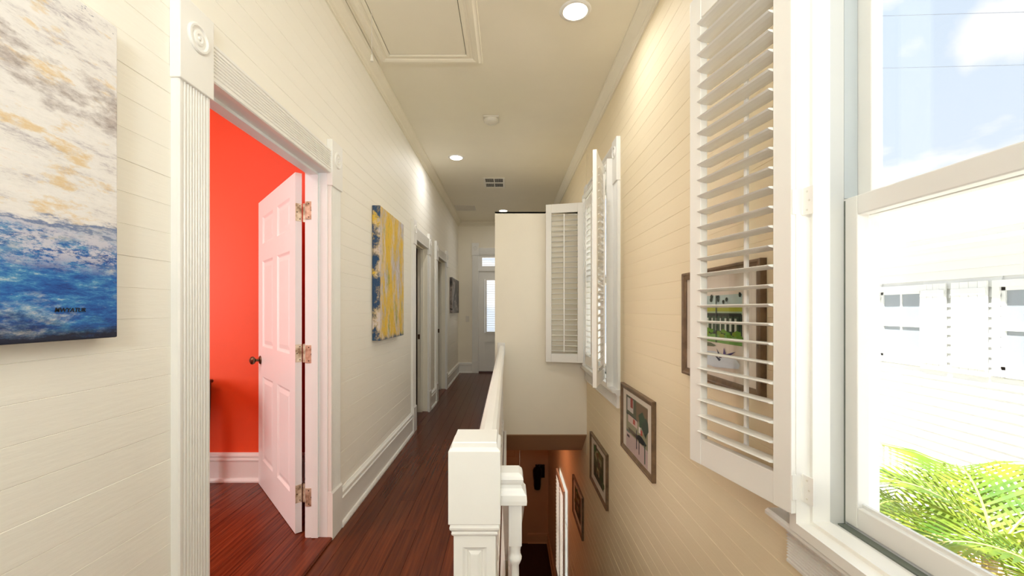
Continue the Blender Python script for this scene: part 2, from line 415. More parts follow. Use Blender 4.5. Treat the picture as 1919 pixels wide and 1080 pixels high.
trimn = 10
def doorway(y0, y1, ztop, idx, label, mj, stopx=-1.045, strike=None):
    r = struct(empty('trim_%d' % idx, (XL, (y0+y1)/2, 0)), label, 'trim')
    casing_x(r, XL, 1, y0, y1, ztop, 0, block=(1.965, 2.222))
    j = MB()
    j.box(XL-.118, XL+.003, y0-.017, y0+.004, .0, ztop+.004).box(XL-.118, XL+.003, y1-.004, y1+.017, .0, ztop+.004).box(XL-.118, XL+.003, y0+.004, y1-.004, ztop+.001, ztop+.013)
    j.build('jamb', mj, r)
    s = MB(); s.box(stopx-.035, stopx, y0+.004, y0+.015, .018, ztop-.003).box(stopx-.035, stopx, y1-.015, y1-.004, .018, ztop-.003).box(stopx-.035, stopx, y0+.015, y1-.015, ztop-.012, ztop+.001)
    s.build('door_stop', mj, r)
    # room side casing
    k = MB(); k.box(XL-.125, XL-.105, y0-.10, y0-.006, 0, ztop+.1).box(XL-.125, XL-.105, y1+.006, y1+.1, 0, ztop+.1).box(XL-.125, XL-.105, y0-.006, y1+.006, ztop+.006, ztop+.1)
    k.build('inner_casing', mj, r)
    if strike: B(stopx-.07, stopx-.045, y1-.0055, y1-.0035, strike-.03, strike+.03).build('strike_plate', M_bronze, r)['label'] = 'dark bronze strike plate'
    return r
doorway(1.367, 2.307, 2.032, 10, 'white fluted door surround with bullseye corner blocks around the red room doorway', M_door)
doorway(4.445, 5.185, 2.032, 11, 'white fluted door surround just beyond the yellow painting', M_ceil, strike=.94)
doorway(5.835, 6.665, 2.032, 12, 'white fluted door surround nearest the dark grey painting', M_ceil, strike=.94)

# ---- rooms behind doors
def shell(name, m, x0, x1, y0, y1, z0, z1, t=.08, skip=()):
    b = MB()
    if 'x0' not in skip: b.box(x0-t, x0, y0-t, y1+t, z0, z1)
    if 'y0' not in skip: b.box(x0, x1, y0-t, y0, z0, z1)
    if 'y1' not in skip: b.box(x0, x1, y1, y1+t, z0, z1)
    return b.build(name, m)
struct(shell('wall_red_room', M_red, -4.5, -1.106, -1.0, 3.07, -.05, ZC), 'bright orange-red wall of the side room', 'wall')
struct(B(-4.6, -1.0, -1.1, 3.2, ZC, ZC+.1).build('ceiling_red_room', M_ceil))
# red skin on the hall wall's room side
rk = MB().box(-1.1105, -1.105, -1.0, 1.27, 0, ZC).box(-1.1105, -1.105, 2.41, 3.07, 0, ZC).box(-1.1105, -1.105, 1.27, 2.41, 2.13, ZC)
struct(rk.build('wall_red_room_side', M_red))
struct(MB().prism([(3.07-u, .014+v) for u, v in basep(.21, .024)], -4.48, -1.13, 0).build('baseboard_red_room', M_door), 'white baseboard under the red wall', 'baseboard')
for i, (a, b) in enumerate(((4.0, 5.5), (5.6, 7.6))):
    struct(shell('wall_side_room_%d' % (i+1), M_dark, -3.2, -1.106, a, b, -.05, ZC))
    struct(B(-3.2, -1.055, a, b, -.1, -.001).build('floor_side_room_%d' % (i+1), M_stair))
    struct(B(-3.3, -1.0, a-.1, b+.1, ZC, ZC+.1).build('ceiling_side_room_%d' % (i+1), M_ceil))
    struct(MB().prism([(-1.055, 0), (-.985, 0), (-.988, .010), (-1.055, .012)], DOORS[i+1][0]+.02, DOORS[i+1][1]-.02, 1).build('trim_%d' % (20+i), M_nose))
# roof slab over the house
struct(B(-4.8, 1.25, -1.9, 8.9, ZC+.12, ZC+.3).build('roof', M_white))
struct(B(-4.8, -4.7, -1.9, 8.9, -.3, ZC+.12).build('wall_outer_left', M_white))

# ---- six panel door, local: x along width, y thickness, z up
def six_panel(root, wd, ht, th, m, cols, rows):
    fr_ = MB(); f = .010
    fr_.box(0, wd, f, th-f, 0, ht)
    xs = [0]+[v for c in cols for v in c]+[wd]; zs = [0]+[v for r_ in rows for v in r_]+[ht]
    for (y0, y1) in ((0, f), (th-f, th)):
        for i in range(0, len(xs), 2): fr_.box(xs[i], xs[i+1], y0, y1, 0, ht)
        for i in range(0, len(zs), 2):
            for c in cols: fr_.box(c[0], c[1], y0, y1, zs[i], zs[i+1])
    fr_.build('door_frame', m, root)
    for c in cols:
        for r_ in rows:
            p = MB()
            for (yo, yi, s_) in ((0, f, 1), (th, th-f, -1)):
                a0, a1, b0, b1 = c[0], c[1], r_[0], r_[1]
                def ring(k, y): return [p.bm.verts.new(q) for q in ((a0+k, y, b0+k), (a1-k, y, b0+k), (a1-k, y, b1-k), (a0+k, y, b1-k))]
                rr = [ring(.0, yo), ring(.012, yo+s_*.008), ring(.018, yo+s_*.0095), ring(.045, yo+s_*.004), ring(.05, yo+s_*.004)]
                for A_, B_ in zip(rr, rr[1:]):
                    for k in range(4): p.face([A_[k], A_[(k+1) % 4], B_[(k+1) % 4], B_[k]])
                p.face(rr[-1])
            p.build('door_panel', m, root)
ang = math.atan2(.743, -.669)
d1 = struct(empty('door_1', (-1.191, 2.335, .018), ang, False), 'white six-panel door standing open against the red wall', 'door')
# local +x = leaf direction, local +y = away from face seen?  rotate (0,1) by ang -> (-sin, cos)
# thickness must go to (+.743,+.669): that is local -y
holder = d1
def flipy(o):
    o.scale = (1, -1, 1)
n0 = len(C.objects)
six_panel(d1, .914, 2.03, .035, M_door, [(.11, .395), (.505, .79)], [(.20, .79), (1.0, 1.60), (1.72, 1.91)])
def knob(parent, x, y, z, s):
    prof = [(.030, 0), (.030, .004), (.024, .009), (.010, .012), (.009, .030), (.016, .034), (.026, .042), (.029, .052), (.024, .062), (.010, .068), (.001, .069)]
    return MB().lathe([(r, s*h) for r, h in prof], (x, y, z), 20, 1).build('door_knob', M_bronze, parent, True)
for s_, y_ in ((-1, 0), (1, .035)): knob(d1, .85, y_, .90, s_)['label'] = 'dark bronze round knob'
for z_ in (1.825-.018, 1.03-.018, .238-.018):
    h = MB(); h.box(-.003, 0, .001, .034, z_-.05, z_+.05, .0008)
    h.lathe([(.0065, -.052), (.0065, .052)], (-.006, .045, z_), 10)
    for k in range(5): h.lathe([(.0072, -.05+k*.02), (.0072, -.033+k*.02)], (-.006, .045, z_), 10)
    h.mi = 1
    for zz, yy in ((-.037, .024), (0, .009), (.037, .024)): h.lathe([(.0032, -.0045), (.0032, -.003)], (0, yy, z_+zz), 8, 0)
    o = h.build('door_hinge', [M_brass, M_screw], d1); o['label'] = 'worn brass hinge'
for o in d1.children:                      # mirror the thickness to the far side in mesh data
    for v in o.data.vertices: v.co.y = -v.co.y
    o.data.flip_normals()
# jamb leaves of hinges
jr = empty('door_hinge_plates', (-1.12, 2.303, 1.0)); jr['_base'] = (-1.12, 2.303, 1.0)
for z_ in (1.825, 1.03, .238):
    h = MB(); h.box(-1.118, -1.074, 2.2995, 2.303, z_-.05, z_+.05, .001); h.mi = 1
    for zz, xx in ((-.037, -1.098), (0, -1.084), (.037, -1.098)): h.lathe([(.0034, -.004), (.0034, -.003)], (xx, 2.3023, z_+zz), 8, 1)
    h.build('hinge_plate', [M_brass, M_screw], jr)
struct(jr); jr.name = 'trim_13'; jr['label'] = 'three worn brass hinge plates on the red room door jamb'

# ---- far door with louvred glass and transom
r4 = struct(empty('door_4', (DX0, YE, 0)), 'tall white glazed entry door at the far end of the hall', 'door')
MB().box(DX0, DX0+.125, YE+.03, YE+.075, .03, 2.06).box(DX1-.125, DX1, YE+.03, YE+.075, .03, 2.06).box(DX0+.125, DX1-.125, YE+.03, YE+.075, .03, .12).box(DX0+.125, DX1-.125, YE+.03, YE+.075, .62, .81).box(DX0+.125, DX1-.125, YE+.03, YE+.075, 1.90, 2.06).build('door_frame', M_white, r4)
B(DX0+.125, DX1-.125, YE+.045, YE+.06, .12, .62).build('door_panel', M_white, r4)
B(DX0+.125, DX1-.125, YE+.055, YE+.06, .81, 1.90).build('door_pane', M_glass, r4)
lf = MB().box(DX0+.13, DX0+.165, YE+.005, YE+.03, .80, 1.91).box(DX1-.165, DX1-.13, YE+.005, YE+.03, .80, 1.91).box(DX0+.165, DX1-.165, YE+.005, YE+.03, .80, .835).box(DX0+.165, DX1-.165, YE+.005, YE+.03, 1.875, 1.91)
lf.build('blind_frame', M_white, r4)
for k in range(22): B(DX0+.166, DX1-.166, YE+.0, YE+.03, .86+k*.0463, .864+k*.0463).build('blind_slat', M_white, r4)
B(-.14, -.128, YE-.008, YE+.0, .85, 1.86).build('tilt_rod', M_white, r4)
MB().lathe([(.026, 0), (.026, -.006), (.01, -.01), (.01, -.03), (.026, -.04), (.026, -.055), (.001, -.06)], (DX1-.06, YE+.03, .96), 14, 1).build('door_knob', M_bronze, r4, True)
B(DX0-.02, DX1+.02, YE-.02, YE+.10, .0, .028).build('threshold', M_stair, r4)
wn = struct(empty('window_4', (DX0, YE, 2.14)), 'small louvred transom window over the far door', 'window')
MB().box(DX0, DX0+.07, YE+.02, YE+.08, 2.10, 2.38).box(DX1-.07, DX1, YE+.02, YE+.08, 2.10, 2.38).box(DX0+.07, DX1-.07, YE+.02, YE+.08, 2.10, 2.165).box(DX0+.07, DX1-.07, YE+.02, YE+.08, 2.335, 2.38).build('window_frame', M_white, wn)
B(DX0+.07, DX1-.07, YE+.06, YE+.065, 2.165, 2.335).build('window_pane', M_glass, wn)
for k in range(3): B(DX0+.07, DX1-.07, YE+.025, YE+.055, 2.19+k*.045, 2.194+k*.045).build('blind_slat', M_white, wn)
B(-.14, -.128, YE+.012, YE+.022, 2.17, 2.33).build('tilt_rod', M_white, wn)
t6 = struct(empty('trim_6', (DX0, YE, 0)), 'white door surround with bullseye blocks at the far end', 'trim')
MB().box(DX0-.02, DX0, YE-.004, YE+.12, 0, 2.4).box(DX1, DX1+.02, YE-.004, YE+.12, 0, 2.4).box(DX0-.02, DX1+.02, YE-.004, YE+.12, 2.38, 2.40).box(DX0, DX1, YE-.004, YE+.1, 2.06, 2.10).build('jamb', M_white, t6)
for a in (DX0-.13, DX1):
    MB().prism([(a+u, YE-v) for u, v in fluted(.13, .022)], .24, 2.378, 2).build('side_casing', M_white, t6)
    o = B(a-.005, a+.135, YE-.032, YE, 2.378, 2.626, .003).build('corner_block', M_white, t6)
    rs = rosette_bm((a+.065, YE-.032, 2.52), 1, -1).build('rosette', M_white, None, True); rs.parent = o; rs.location = -Vector(t6['_base'])
    B(a-.003, a+.133, YE-.032, YE, 0, .24, .003).build('plinth_block', M_white, t6)
MB().prism([(YE-v, 2.40+u) for u, v in fluted(.13, .022)], DX0, DX1, 0).build('head_casing', M_white, t6)

# ---- downstairs door
r5 = struct(empty('door_5', (.25, 8.5, ZL)), 'panelled door at the foot of the stairs', 'door')
r5b = empty('tmp', (0, 0, 0), 0, False)
six_panel(r5b, .80, 2.03, .035, M_lower, [(.10, .36), (.46, .70)], [(.20, .79), (1.0, 1.60), (1.72, 1.91)])
for o in list(r5b.children):
    o.parent = r5; o.location = (-.80, .02, .005)
bpy.data.objects.remove(r5b)
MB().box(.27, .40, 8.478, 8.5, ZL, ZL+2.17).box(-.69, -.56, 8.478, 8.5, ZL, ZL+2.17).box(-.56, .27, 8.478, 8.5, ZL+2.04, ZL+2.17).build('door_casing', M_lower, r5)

# ================================================================== WINDOWS
def sash_window(idx, W, label, casing=True, mid=1.51, casing_far_only=False):
    y0, y1, z0, z1 = W
    r = struct(empty('window_%d' % idx, (XR, (y0+y1)/2, z0)), label, 'window')
    # L frame standing proud of the wall (carries the shutters)
    def ringx(xa, xb, k0, k1, name, m, bottom=True):
        b = MB(); b.box(xa, xb, y0+k0, y0+k1, z0+k0, z1-k0).box(xa, xb, y1-k1, y1-k0, z0+k0, z1-k0).box(xa, xb, y0+k1, y1-k1, z1-k1, z1-k0)
        if bottom: b.box(xa, xb, y0+k1, y1-k1, z0+k0, z0+k1)
        return b.build(name, m, r)
    ringx(XR-.072, XR-.0, -.006, .020, 'shutter_frame', M_white2)
    ringx(XR-.036, XR+.010, .0, .030, 'window_stop', M_white2)
    ringx(XR+.0, XO-.0, -.0, .022, 'window_frame', M_vinyl)
    # lower sash (inner)
    xs = XR+.050
    def sash(xa, xb, za, zb, nm, top=.05, bot=.055, side=.045):
        b = MB(); b.box(xa, xb, y0+.022, y0+.022+side, za, zb, .003).box(xa, xb, y1-.022-side, y1-.022, za, zb, .003)
        b.box(xa, xb, y0+.022+side, y1-.022-side, za, za+bot, .003).box(xa, xb, y0+.022+side, y1-.022-side, zb-top, zb, .003)
        b.box(xa+.012, xb-.012, y0+.06, y1-.06, za+bot-.01, za+bot+.008)
        o = b.build(nm, M_vinyl, r)
        B((xa+xb)/2-.002, (xa+xb)/2+.002, y0+.05, y1-.05, za+bot-.01, zb-top+.01).build('window_pane', M_glass, r)
    sash(xs, xs+.032, z0+.03, mid+.056, 'lower_sash')
    sash(xs+.036, xs+.066, mid+.005, z1-.03, 'upper_sash')
    # screen track / exterior frame
    ringx(XO-.03, XO+.025, -.09, .024, 'outer_frame', M_white)
    B(XR+.012, XR+.049, y1-.0265, y1-.022, z0+.02, z1-.03).build('jamb_liner', M_liner, r)
    B(XR+.012, XR+.049, y0+.022, y0+.0265, z0+.02, z1-.03).build('jamb_liner', M_liner, r)
    B(xs, xs+.035, y1-.0265, y1-.022, mid+.058, z1-.03).build('jamb_liner', M_liner2, r)
    B(XR+.030, XR+.0495, y0+.03, y1-.03, z0+.018, z0+.026).build('sash_track', M_track, r)
    B(xs-.0012, xs+.0002, y1-.030, y1-.0205, z0+.02, mid+.05).build('sash_gap', M_track, r)
    lk = MB().box(xs-.004, xs+.03, (y0+y1)/2-.028, (y0+y1)/2+.028, mid+.056, mid+.066, .002).lathe([(.012, 0), (.012, .012), (.004, .016)], (xs+.014, (y0+y1)/2, mid+.066), 12)
    lk.box(xs-.012, xs+.02, (y0+y1)/2-.006, (y0+y1)/2+.006, mid+.070, mid+.078, .001)
    lk.build('sash_lock', M_plastic, r)
    # stool and apron
    wd = .125
    st = [(XR+.002, z0-.004), (XR-.060, z0-.004), (XR-.068, z0-.010), (XR-.068, z0-.020), (XR-.056, z0-.026), (XR-.042, z0-.030), (XR-.034, z0-.044), (XR-.020, z0-.048), (XR+.002, z0-.048)]
    MB().prism(st, y0-wd-.02, y1+wd-.005 if idx == 1 else min(y1+wd, YP-.003), 1).build('window_stool', M_white, r)
    ap = [(XR-v, z0-.048-.10+u*.8) for u, v in fluted(.125, .024)]
    MB().prism(ap, y0-wd+.02, y1+wd-.035 if idx == 1 else min(y1+wd-.02, YP-.003), 1).build('window_apron', M_white, r)
    if casing:
        for a in (y0-wd, y1):
            if idx == 2 and a == y1: wd2 = min(wd, YP-.003-y1)
            else: wd2 = wd
            MB().prism([(XR-v, a+u) for u, v in fluted(wd2, .024)], z0-.004, 2.235, 2).build('side_casing', M_white, r)
            o = B(XR-.032, XR, a-.005, a+wd2 if wd2 < wd else a+wd2+.005, 2.235, 2.56, .003).build('corner_block', M_white, r)
            rs = rosette_bm((XR-.032, a+wd2/2, 2.46), 0, -1, min(.045, wd2/2-.006)).build('rosette', M_white, None, True)
            rs.parent = o; rs.location = -Vector(r['_base'])
        MB().prism([(XR-v, z1+u) for u, v in fluted(wd, .024)], y0, y1, 1).build('head_casing', M_white, r)
    return r
sash_window(1, W1, 'double-hung window beside the camera looking onto the neighbouring house and palms')
sash_window(2, W2, 'double-hung window beyond the stair, mostly covered by open shutters')
W3b = W3
y0, y1, z0, z1 = W3
r = struct(empty('window_3', (XR, (y0+y1)/2, z0)), 'bright shuttered window downstairs', 'window')
MB().box(XR, XO, y0, y0+.02, z0, z1).box(XR, XO, y1-.02, y1, z0, z1).box(XR, XO, y0+.02, y1-.02, z0, z0+.02).box(XR, XO, y0+.02, y1-.02, z1-.02, z1).build('window_frame', M_white, r)
B(.93, .935, y0, y1, z0, z1).build('window_pane', M_glass, r)
B(.92, .95, y0, y1, (z0+z1)/2-.02, (z0+z1)/2+.02).build('meeting_rail', M_white, r)

# ---- louvred shutter leaf; local x from hinge to free edge, y thickness, z up
def louver_mesh(L, dpt=.060, t=.0095):
    b = MB(); pr = []
    for k in range(10):
        a = 2*PI*k/10; pr.append((dpt/2*math.cos(a), t/2*math.sin(a)))
    b.prism(pr, 0, L, 0); me_o = b.build('louver', M_white2)
    me = me_o.data; bpy.data.objects.remove(me_o); return me
def shutter(name, label, loc, direction, wd, ht, n, tilt=6, rodside=1, stile=.058, railh=.09, group=None, hinges=True, m=M_white2, room=1):
    rz = math.atan2(direction[1], direction[0])
    r = empty(name, loc, rz, False); tag(r, label, 'shutter', group)
    th = .028
    for a in (0, wd-stile):
        b = B(a, a+stile, -th/2, th/2, 0, ht, .002)
        b.build('stile', m, r)
    for a, c in ((0, railh), (ht-railh, ht)):
        b = B(stile, wd-stile, -th/2+.002, th/2-.002, a, c, .002); b.build('rail', m, r)
    L = wd-2*stile-.002; me = louver_mesh(L)
    pitch = (ht-2*railh)/n
    for k in range(n):
        o = bpy.data.objects.new('louver', me); C.objects.link(o); o.parent = r
        o.location = (stile+.001, 0, railh+pitch*(k+.5)); o.rotation_euler = (math.radians(tilt), 0, 0)
    b = B(wd/2-.006, wd/2+.006, rodside*.031, rodside*.042, railh+.02, ht-railh-.02, .002)
    for k in range(n): b.box(wd/2-.0015, wd/2+.0015, rodside*.026, rodside*.033, railh+pitch*(k+.5)-.002, railh+pitch*(k+.5)+.002)
    b.build('tilt_rod', m, r)
    if hinges:
        for z_ in (.07, ht/2, ht-.07):
            h = MB(); h.box(-.0025, 0, -th/2+.001, th/2-.001, z_-.033, z_+.033, .0008)
            h.lathe([(.005, -.034), (.005, .034)], (-.005, -room*(th/2+.003), z_), 10)
            h.box(-.037, -.004, -room*(th/2+.002)-.0015, -room*(th/2+.002)+.0015, z_-.036, z_+.036, .0008)
            h.mi = 1
            for dx, dz in ((-.02, .024), (-.026, 0), (-.02, -.024)): h.lathe([(.0028, -.0024), (.0028, .0024)], (dx, -room*(th/2+.002), z_+dz), 8, 1)
            h.build('shutter_hinge', [M_white2, M_plastic], r)
    # magnet catch dot on free stile
    MB().lathe([(.004, -th/2-.0015), (.004, -th/2)], (wd-stile/2, 0, ht*.5-.12), 8, 1).build('catch', M_iron, r)
    return r
SH = 1.65; SZ = .735
shutter('window_shutter', 'large white louvred shutter leaf folded back beside the near window over a picture', (.763, 1.102, SZ), (.674-.763, 1.51-1.102), .418, SH, 27, 4, -1)
shutter('window_shutter', 'white louvred shutter leaf seen edge-on, jutting towards us from the far window', (.752, 3.27, SZ), (-.150, -.395), .42, SH, 27, 30, 1)
shutter('window_shutter', 'white louvred shutter leaf facing us in front of the cream partition', (.772, 4.225, SZ), (-.37, .10), .385, SH-.02, 27, 0, 1)
shutter('window_shutter', 'brightly backlit louvred shutter leaf closed across the far part of the far window', (.795, 4.21, SZ), (0, -1), .36, SH-.02, 27, 2, -1, hinges=False)
shutter('window_shutter', 'downstairs white louvred shutter, the leaf nearer the foot wall', (XR-.045, 6.66, -2.92), (0, -1), .43, 1.66, 26, -42, 1, stile=.04, hinges=False)
shutter('window_shutter', 'downstairs white louvred shutter, the leaf nearer the stairs', (XR-.045, 5.80, -2.92), (0, 1), .43, 1.66, 26, 42, 1, stile=.04, hinges=False)

# ================================================================== CEILING THINGS
def can(x, y, label, power, aim):
    r = tag(empty('recessed_light', (x, y, ZC)), label, 'ceiling light')
    MB().lathe([(.070, -.004), (.072, -.0075), (.080, -.008), (.090, -.005), (.094, 0)], (x, y, ZC), 36).build('trim_ring', M_white, r, True)
    MB().lathe([(.0005, -.0092), (.068, -.0092), (.070, -.006)], (x, y, ZC), 36).build('lamp_disc', M_lamp, r, True)
    light('AREA', 'recessed_lamp', (x, y, ZC-.030), power, (.97, .975, 1), direction=aim, shape='DISK', size=.11)
can(.402, 2.468, 'round recessed ceiling light over the stairs, the nearest and largest one', 5.5, (-.1, .1, -1))
can(-.596, 4.84, 'round recessed ceiling light over the hall floor, between the smoke detector and the vents', 6.0, (.1, 0, -1))
can(-.076, 7.44, 'small round recessed light just showing above the partition', 3, (0, 0, -1))

r = tag(empty('smoke_detector', (-.15, 3.86, ZC)), 'white rounded smoke detector in the middle of the ceiling', 'smoke detector')
MB().box(-.15-.072, -.15+.072, 3.86-.072, 3.86+.072, ZC-.012, ZC, .005).build('base_plate', M_plastic, r)
MB().lathe([(.066, 0), (.066, -.012), (.060, -.028), (.050, -.034), (.030, -.035), (.028, -.033), (.001, -.033)], (-.15, 3.86, ZC-.010), 28).build('cover', M_plastic, r, True)
B(-.175, -.125, 3.925, 3.934, ZC-.012, ZC-.004).build('dark_slot', M_black, r)

def vent(x0, x1, y0, y1, label, cells):
    r = tag(empty('ceiling_vent', ((x0+x1)/2, (y0+y1)/2, ZC)), label, 'vent')
    f = .03
    MB().box(x0, x1, y0, y0+f, ZC-.008, ZC, .002).box(x0, x1, y1-f, y1, ZC-.008, ZC, .002).box(x0, x0+f, y0+f, y1-f, ZC-.008, ZC, .002).box(x1-f, x1, y0+f, y1-f, ZC-.008, ZC, .002).build('vent_frame', M_plastic, r)
    B(x0+f, x1-f, y0+f, y1-f, ZC-.0015, ZC-.0005).build('vent_opening', M_black if cells else M_dark, r)
    if cells:
        xm, ym = (x0+x1)/2, (y0+y1)/2
        MB().box(xm-.008, xm+.008, y0+f, y1-f, ZC-.008, ZC-.001).box(x0+f, x1-f, ym-.02, ym+.02, ZC-.008, ZC-.001).build('vent_divider', M_plastic, r)
        k = 0
        x = x0+f+.012
        while x < x1-f-.005:
            if abs(x-xm) > .012: B(x-.0015, x+.0015, y0+f, y1-f, ZC-.007, ZC-.001).build('vent_slat', M_plastic, r)
            x += .014
    else:
        y = y0+f+.012
        while y < y1-f:
            MB().prism([(y-.008, ZC-.0015), (y+.008, ZC-.007), (y+.009, ZC-.006), (y-.007, ZC-.0005)], x0+f, x1-f, 0).build('vent_slat', M_plastic, r); y += .02
vent(-.33, -.035, 5.58, 6.02, 'white ceiling air vent with four dark grilles', True)
vent(-.905, -.56, 7.05, 7.42, 'flat louvred return grille at the far corner of the ceiling', False)

# attic hatch
hx0, hx1, hy0, hy1 = -.815, -.283, 1.50, 2.878
r = tag(empty('attic_hatch', ((hx0+hx1)/2, (hy0+hy1)/2, ZC)), 'rectangular attic hatch with moulded cream frame in the ceiling', 'hatch')
hp = [(0, 0), (0, -.014), (.006, -.018), (.020, -.018), (.026, -.012), (.040, -.012), (.048, -.020), (.062, -.024), (.080, -.024), (.088, -.016), (.096, -.012), (.104, -.012), (.108, 0)]
hf = MB()
rings = []
for u, v in hp:
    k = u
    rings.append([hf.bm.verts.new(p) for p in ((hx0-k, hy0-k, ZC+v), (hx1+k, hy0-k, ZC+v), (hx1+k, hy1+k, ZC+v), (hx0-k, hy1+k, ZC+v))])
for a, b in zip(rings, rings[1:]):
    for k in range(4): hf.face([a[k], a[(k+1) % 4], b[(k+1) % 4], b[k]])
hf.build('hatch_frame', M_ceil, r)
B(hx0+.004, hx1-.004, hy0+.004, hy1-.004, ZC-.010, ZC-.004, .001).build('hatch_panel', M_ceil, r)
B(hx0, hx1, hy0, hy1, ZC-.003, ZC-.001).build('hatch_gap', M_black, r)
MB().tube([(hx0+.02, 2.44, ZC-.01), (hx0+.019, 2.44, ZC-.15), (hx0+.02, 2.44, ZC-.29)], .0015, 6).build('pull_cord', M_plastic, r)
MB().lathe([(.002, .022), (.005, .018), (.007, .004), (.010, -.012), (.009, -.018), (.001, -.019)], (hx0+.02, 2.44, ZC-.30), 12).build('pull_knob', M_plastic, r, True)

# ================================================================== RAILING
r = tag(empty('stair_railing', (-.075, 1.03, 0)), 'white hall balustrade running from the square newel post to the partition', 'railing')
nx0, nx1, ny0, ny1 = -.138, -.0168, .97, 1.09
cx, cy = (nx0+nx1)/2, 1.03
def sq(mb, half, z, cx=cx, cy=cy): return [mb.bm.verts.new((cx+a*half, cy+b*half, z)) for a, b in ((-1, -1), (1, -1), (1, 1), (-1, 1))]
def sqloft(mb, lst, cx, cy):
    rr = [sq(mb, h_, z_, cx, cy) for h_, z_ in lst]
    for a, b in zip(rr, rr[1:]):
        for k in range(4): mb.face([a[k], a[(k+1) % 4], b[(k+1) % 4], b[k]])
    mb.face(rr[0][::-1]); mb.face(rr[-1])
H = .0606
nb = MB(); sqloft(nb, [(H-.002, .773), (H, .775), (H, .944), (H-.002, .9475), (H-.008, .952), (H-.0085, .962), (H-.0095, .9645)], cx, cy)
nb.build('newel_cap', M_white, r)
nm = MB(); sqloft(nm, [(.0494, .742), (.0535, .746), (.0545, .750), (.0535, .754), (.0545, .756), (.0575, .760), (.0585, .765), (.0575, .768), (.056, .773)], cx, cy)
nm.build('newel_moulding', M_white, r)
# shaft with recessed panels
sh = MB(); hs = .0494
sh.box(cx-hs+.012, cx+hs-.012, cy-hs+.012, cy+hs-.012, .0, .742)
pw = .0285
for sx in (-1, 1):
    for sy in (-1, 1):
        sh.box(cx+sx*hs, cx+sx*pw, cy+sy*hs, cy+sy*pw, 0, .742)
for (z0_, z1_) in ((0, .16), (.715, .742)):
    sh.box(cx-pw, cx+pw, cy-hs, cy+hs, z0_, z1_); sh.box(cx-hs, cx+hs, cy-pw, cy+pw, z0_, z1_)
sh.build('newel_shaft', M_white, r)
for (dx, dy) in ((0, -1), (1, 0), (-1, 0), (0, 1)):
    p = MB(); rr = []
    for k, dep in ((0, .001), (.006, .006), (.010, .007), (.013, .011), (.019, .006), (.022, .0055)):
        a, b_ = pw-k, dep
        pts = [(-a, .16+k), (a, .16+k), (a, .715-k), (-a, .715-k)]
        rr.append([p.bm.verts.new((cx+(u if dy else dx*(hs-b_)), cy+(u if dx else dy*(hs-b_)), v)) for u, v in pts])
    for A_, B_ in zip(rr, rr[1:]):
        for k in range(4): p.face([A_[k], A_[(k+1) % 4], B_[(k+1) % 4], B_[k]])
    p.face(rr[-1]); p.build('newel_panel', M_white, r)
rail = [(-.024, 0), (-.030, .004), (-.030, .018), (-.024, .024), (-.019, .030), (-.022, .038), (-.029, .046), (-.030, .056), (-.024, .066), (-.012, .071), (.012, .071), (.024, .066), (.030, .056), (.029, .046), (.022, .038), (.019, .030), (.024, .024), (.030, .018), (.030, .004), (.024, 0)]
RX = -.060
MB().prism([(RX+u, .834+v) for u, v in rail], ny1-.004, YP+.0, 1).build('handrail', M_white, r)
MB().box(RX-.045, RX+.035, YP-.012, YP, .80, .93, .003).build('rail_rosette', M_white, r)
B(RX-.022, RX+.022, ny1-.02, YP, .085, .120, .003).build('bottom_rail', M_white, r)
def turned(mb, x, y, z0, z1, wq=.0165, top=.11, bot=.14):
    """square ends, turned middle"""
    mb.box(x-wq, x+wq, y-wq, y+wq, z1-top, z1, .0015); mb.box(x-wq, x+wq, y-wq, y+wq, z0, z0+bot, .0015)
    a, b = z0+bot, z1-top; L = b-a
    q = [(wq, 0), (wq*.75, .012), (wq*.70, .020), (wq*1.02, .026), (wq*1.05, .034), (wq*.8, .042), (wq*.65, .06), (wq*.95, L*.22), (wq*1.0, L*.30), (wq*.82, L*.55), (wq*.62, L*.80),
         (wq*.58, L-.055), (wq*.85, L-.046), (wq*1.0, L-.040), (wq*1.03, L-.033), (wq*.85, L-.026), (wq*.8, L-.018), (wq*.98, L)]
    mb.lathe([(r_, a+h_) for r_, h_ in q], (x, y, 0), 12)
b0 = MB(); turned(b0, 0, 0, .12, .836); bo = b0.build('baluster', M_white, None, True); bme = bo.data; bpy.data.objects.remove(bo)
y = 1.19; nb_ = 26; st_ = (YP-.09-1.19)/(nb_-1)
for k in range(nb_):
    o = bpy.data.objects.new('baluster', bme); C.objects.link(o); o.parent = r
    o.location = (RX-cx+cx-(-.075), 1.19+k*st_-1.03, 0)

# stair handrail with mitred return beside the newel
SL = .76
r = tag(empty('stair_handrail', (.017, 1.04, 0)), 'white moulded handrail end with turned baluster descending the stairs right of the newel', 'handrail')
hp_ = [(.030, 0), (.031, .010), (.030, .024), (.026, .028), (.024, .033), (.019, .038), (.0175, .046), (.021, .052), (.0225, .060), (.020, .068), (.012, .074)]
# end return: stacked rectangle loft, left side flush with newel
zb = .795
e = MB(); rr = []
for o_, h_ in hp_:
    xr_ = .017+o_; yf = 1.048-o_*.95; z_ = zb+h_
    rr.append([e.bm.verts.new(p) for p in ((-.0166, yf, z_), (xr_, yf, z_), (xr_, 1.086, z_), (-.0166, 1.086, z_))])
for a, b in zip(rr, rr[1:]):
    for k in range(4): e.face([a[k], a[(k+1) % 4], b[(k+1) % 4], b[k]])
e.face(rr[0][::-1]); e.face(rr[-1]); e.build('rail_end', M_white, r)
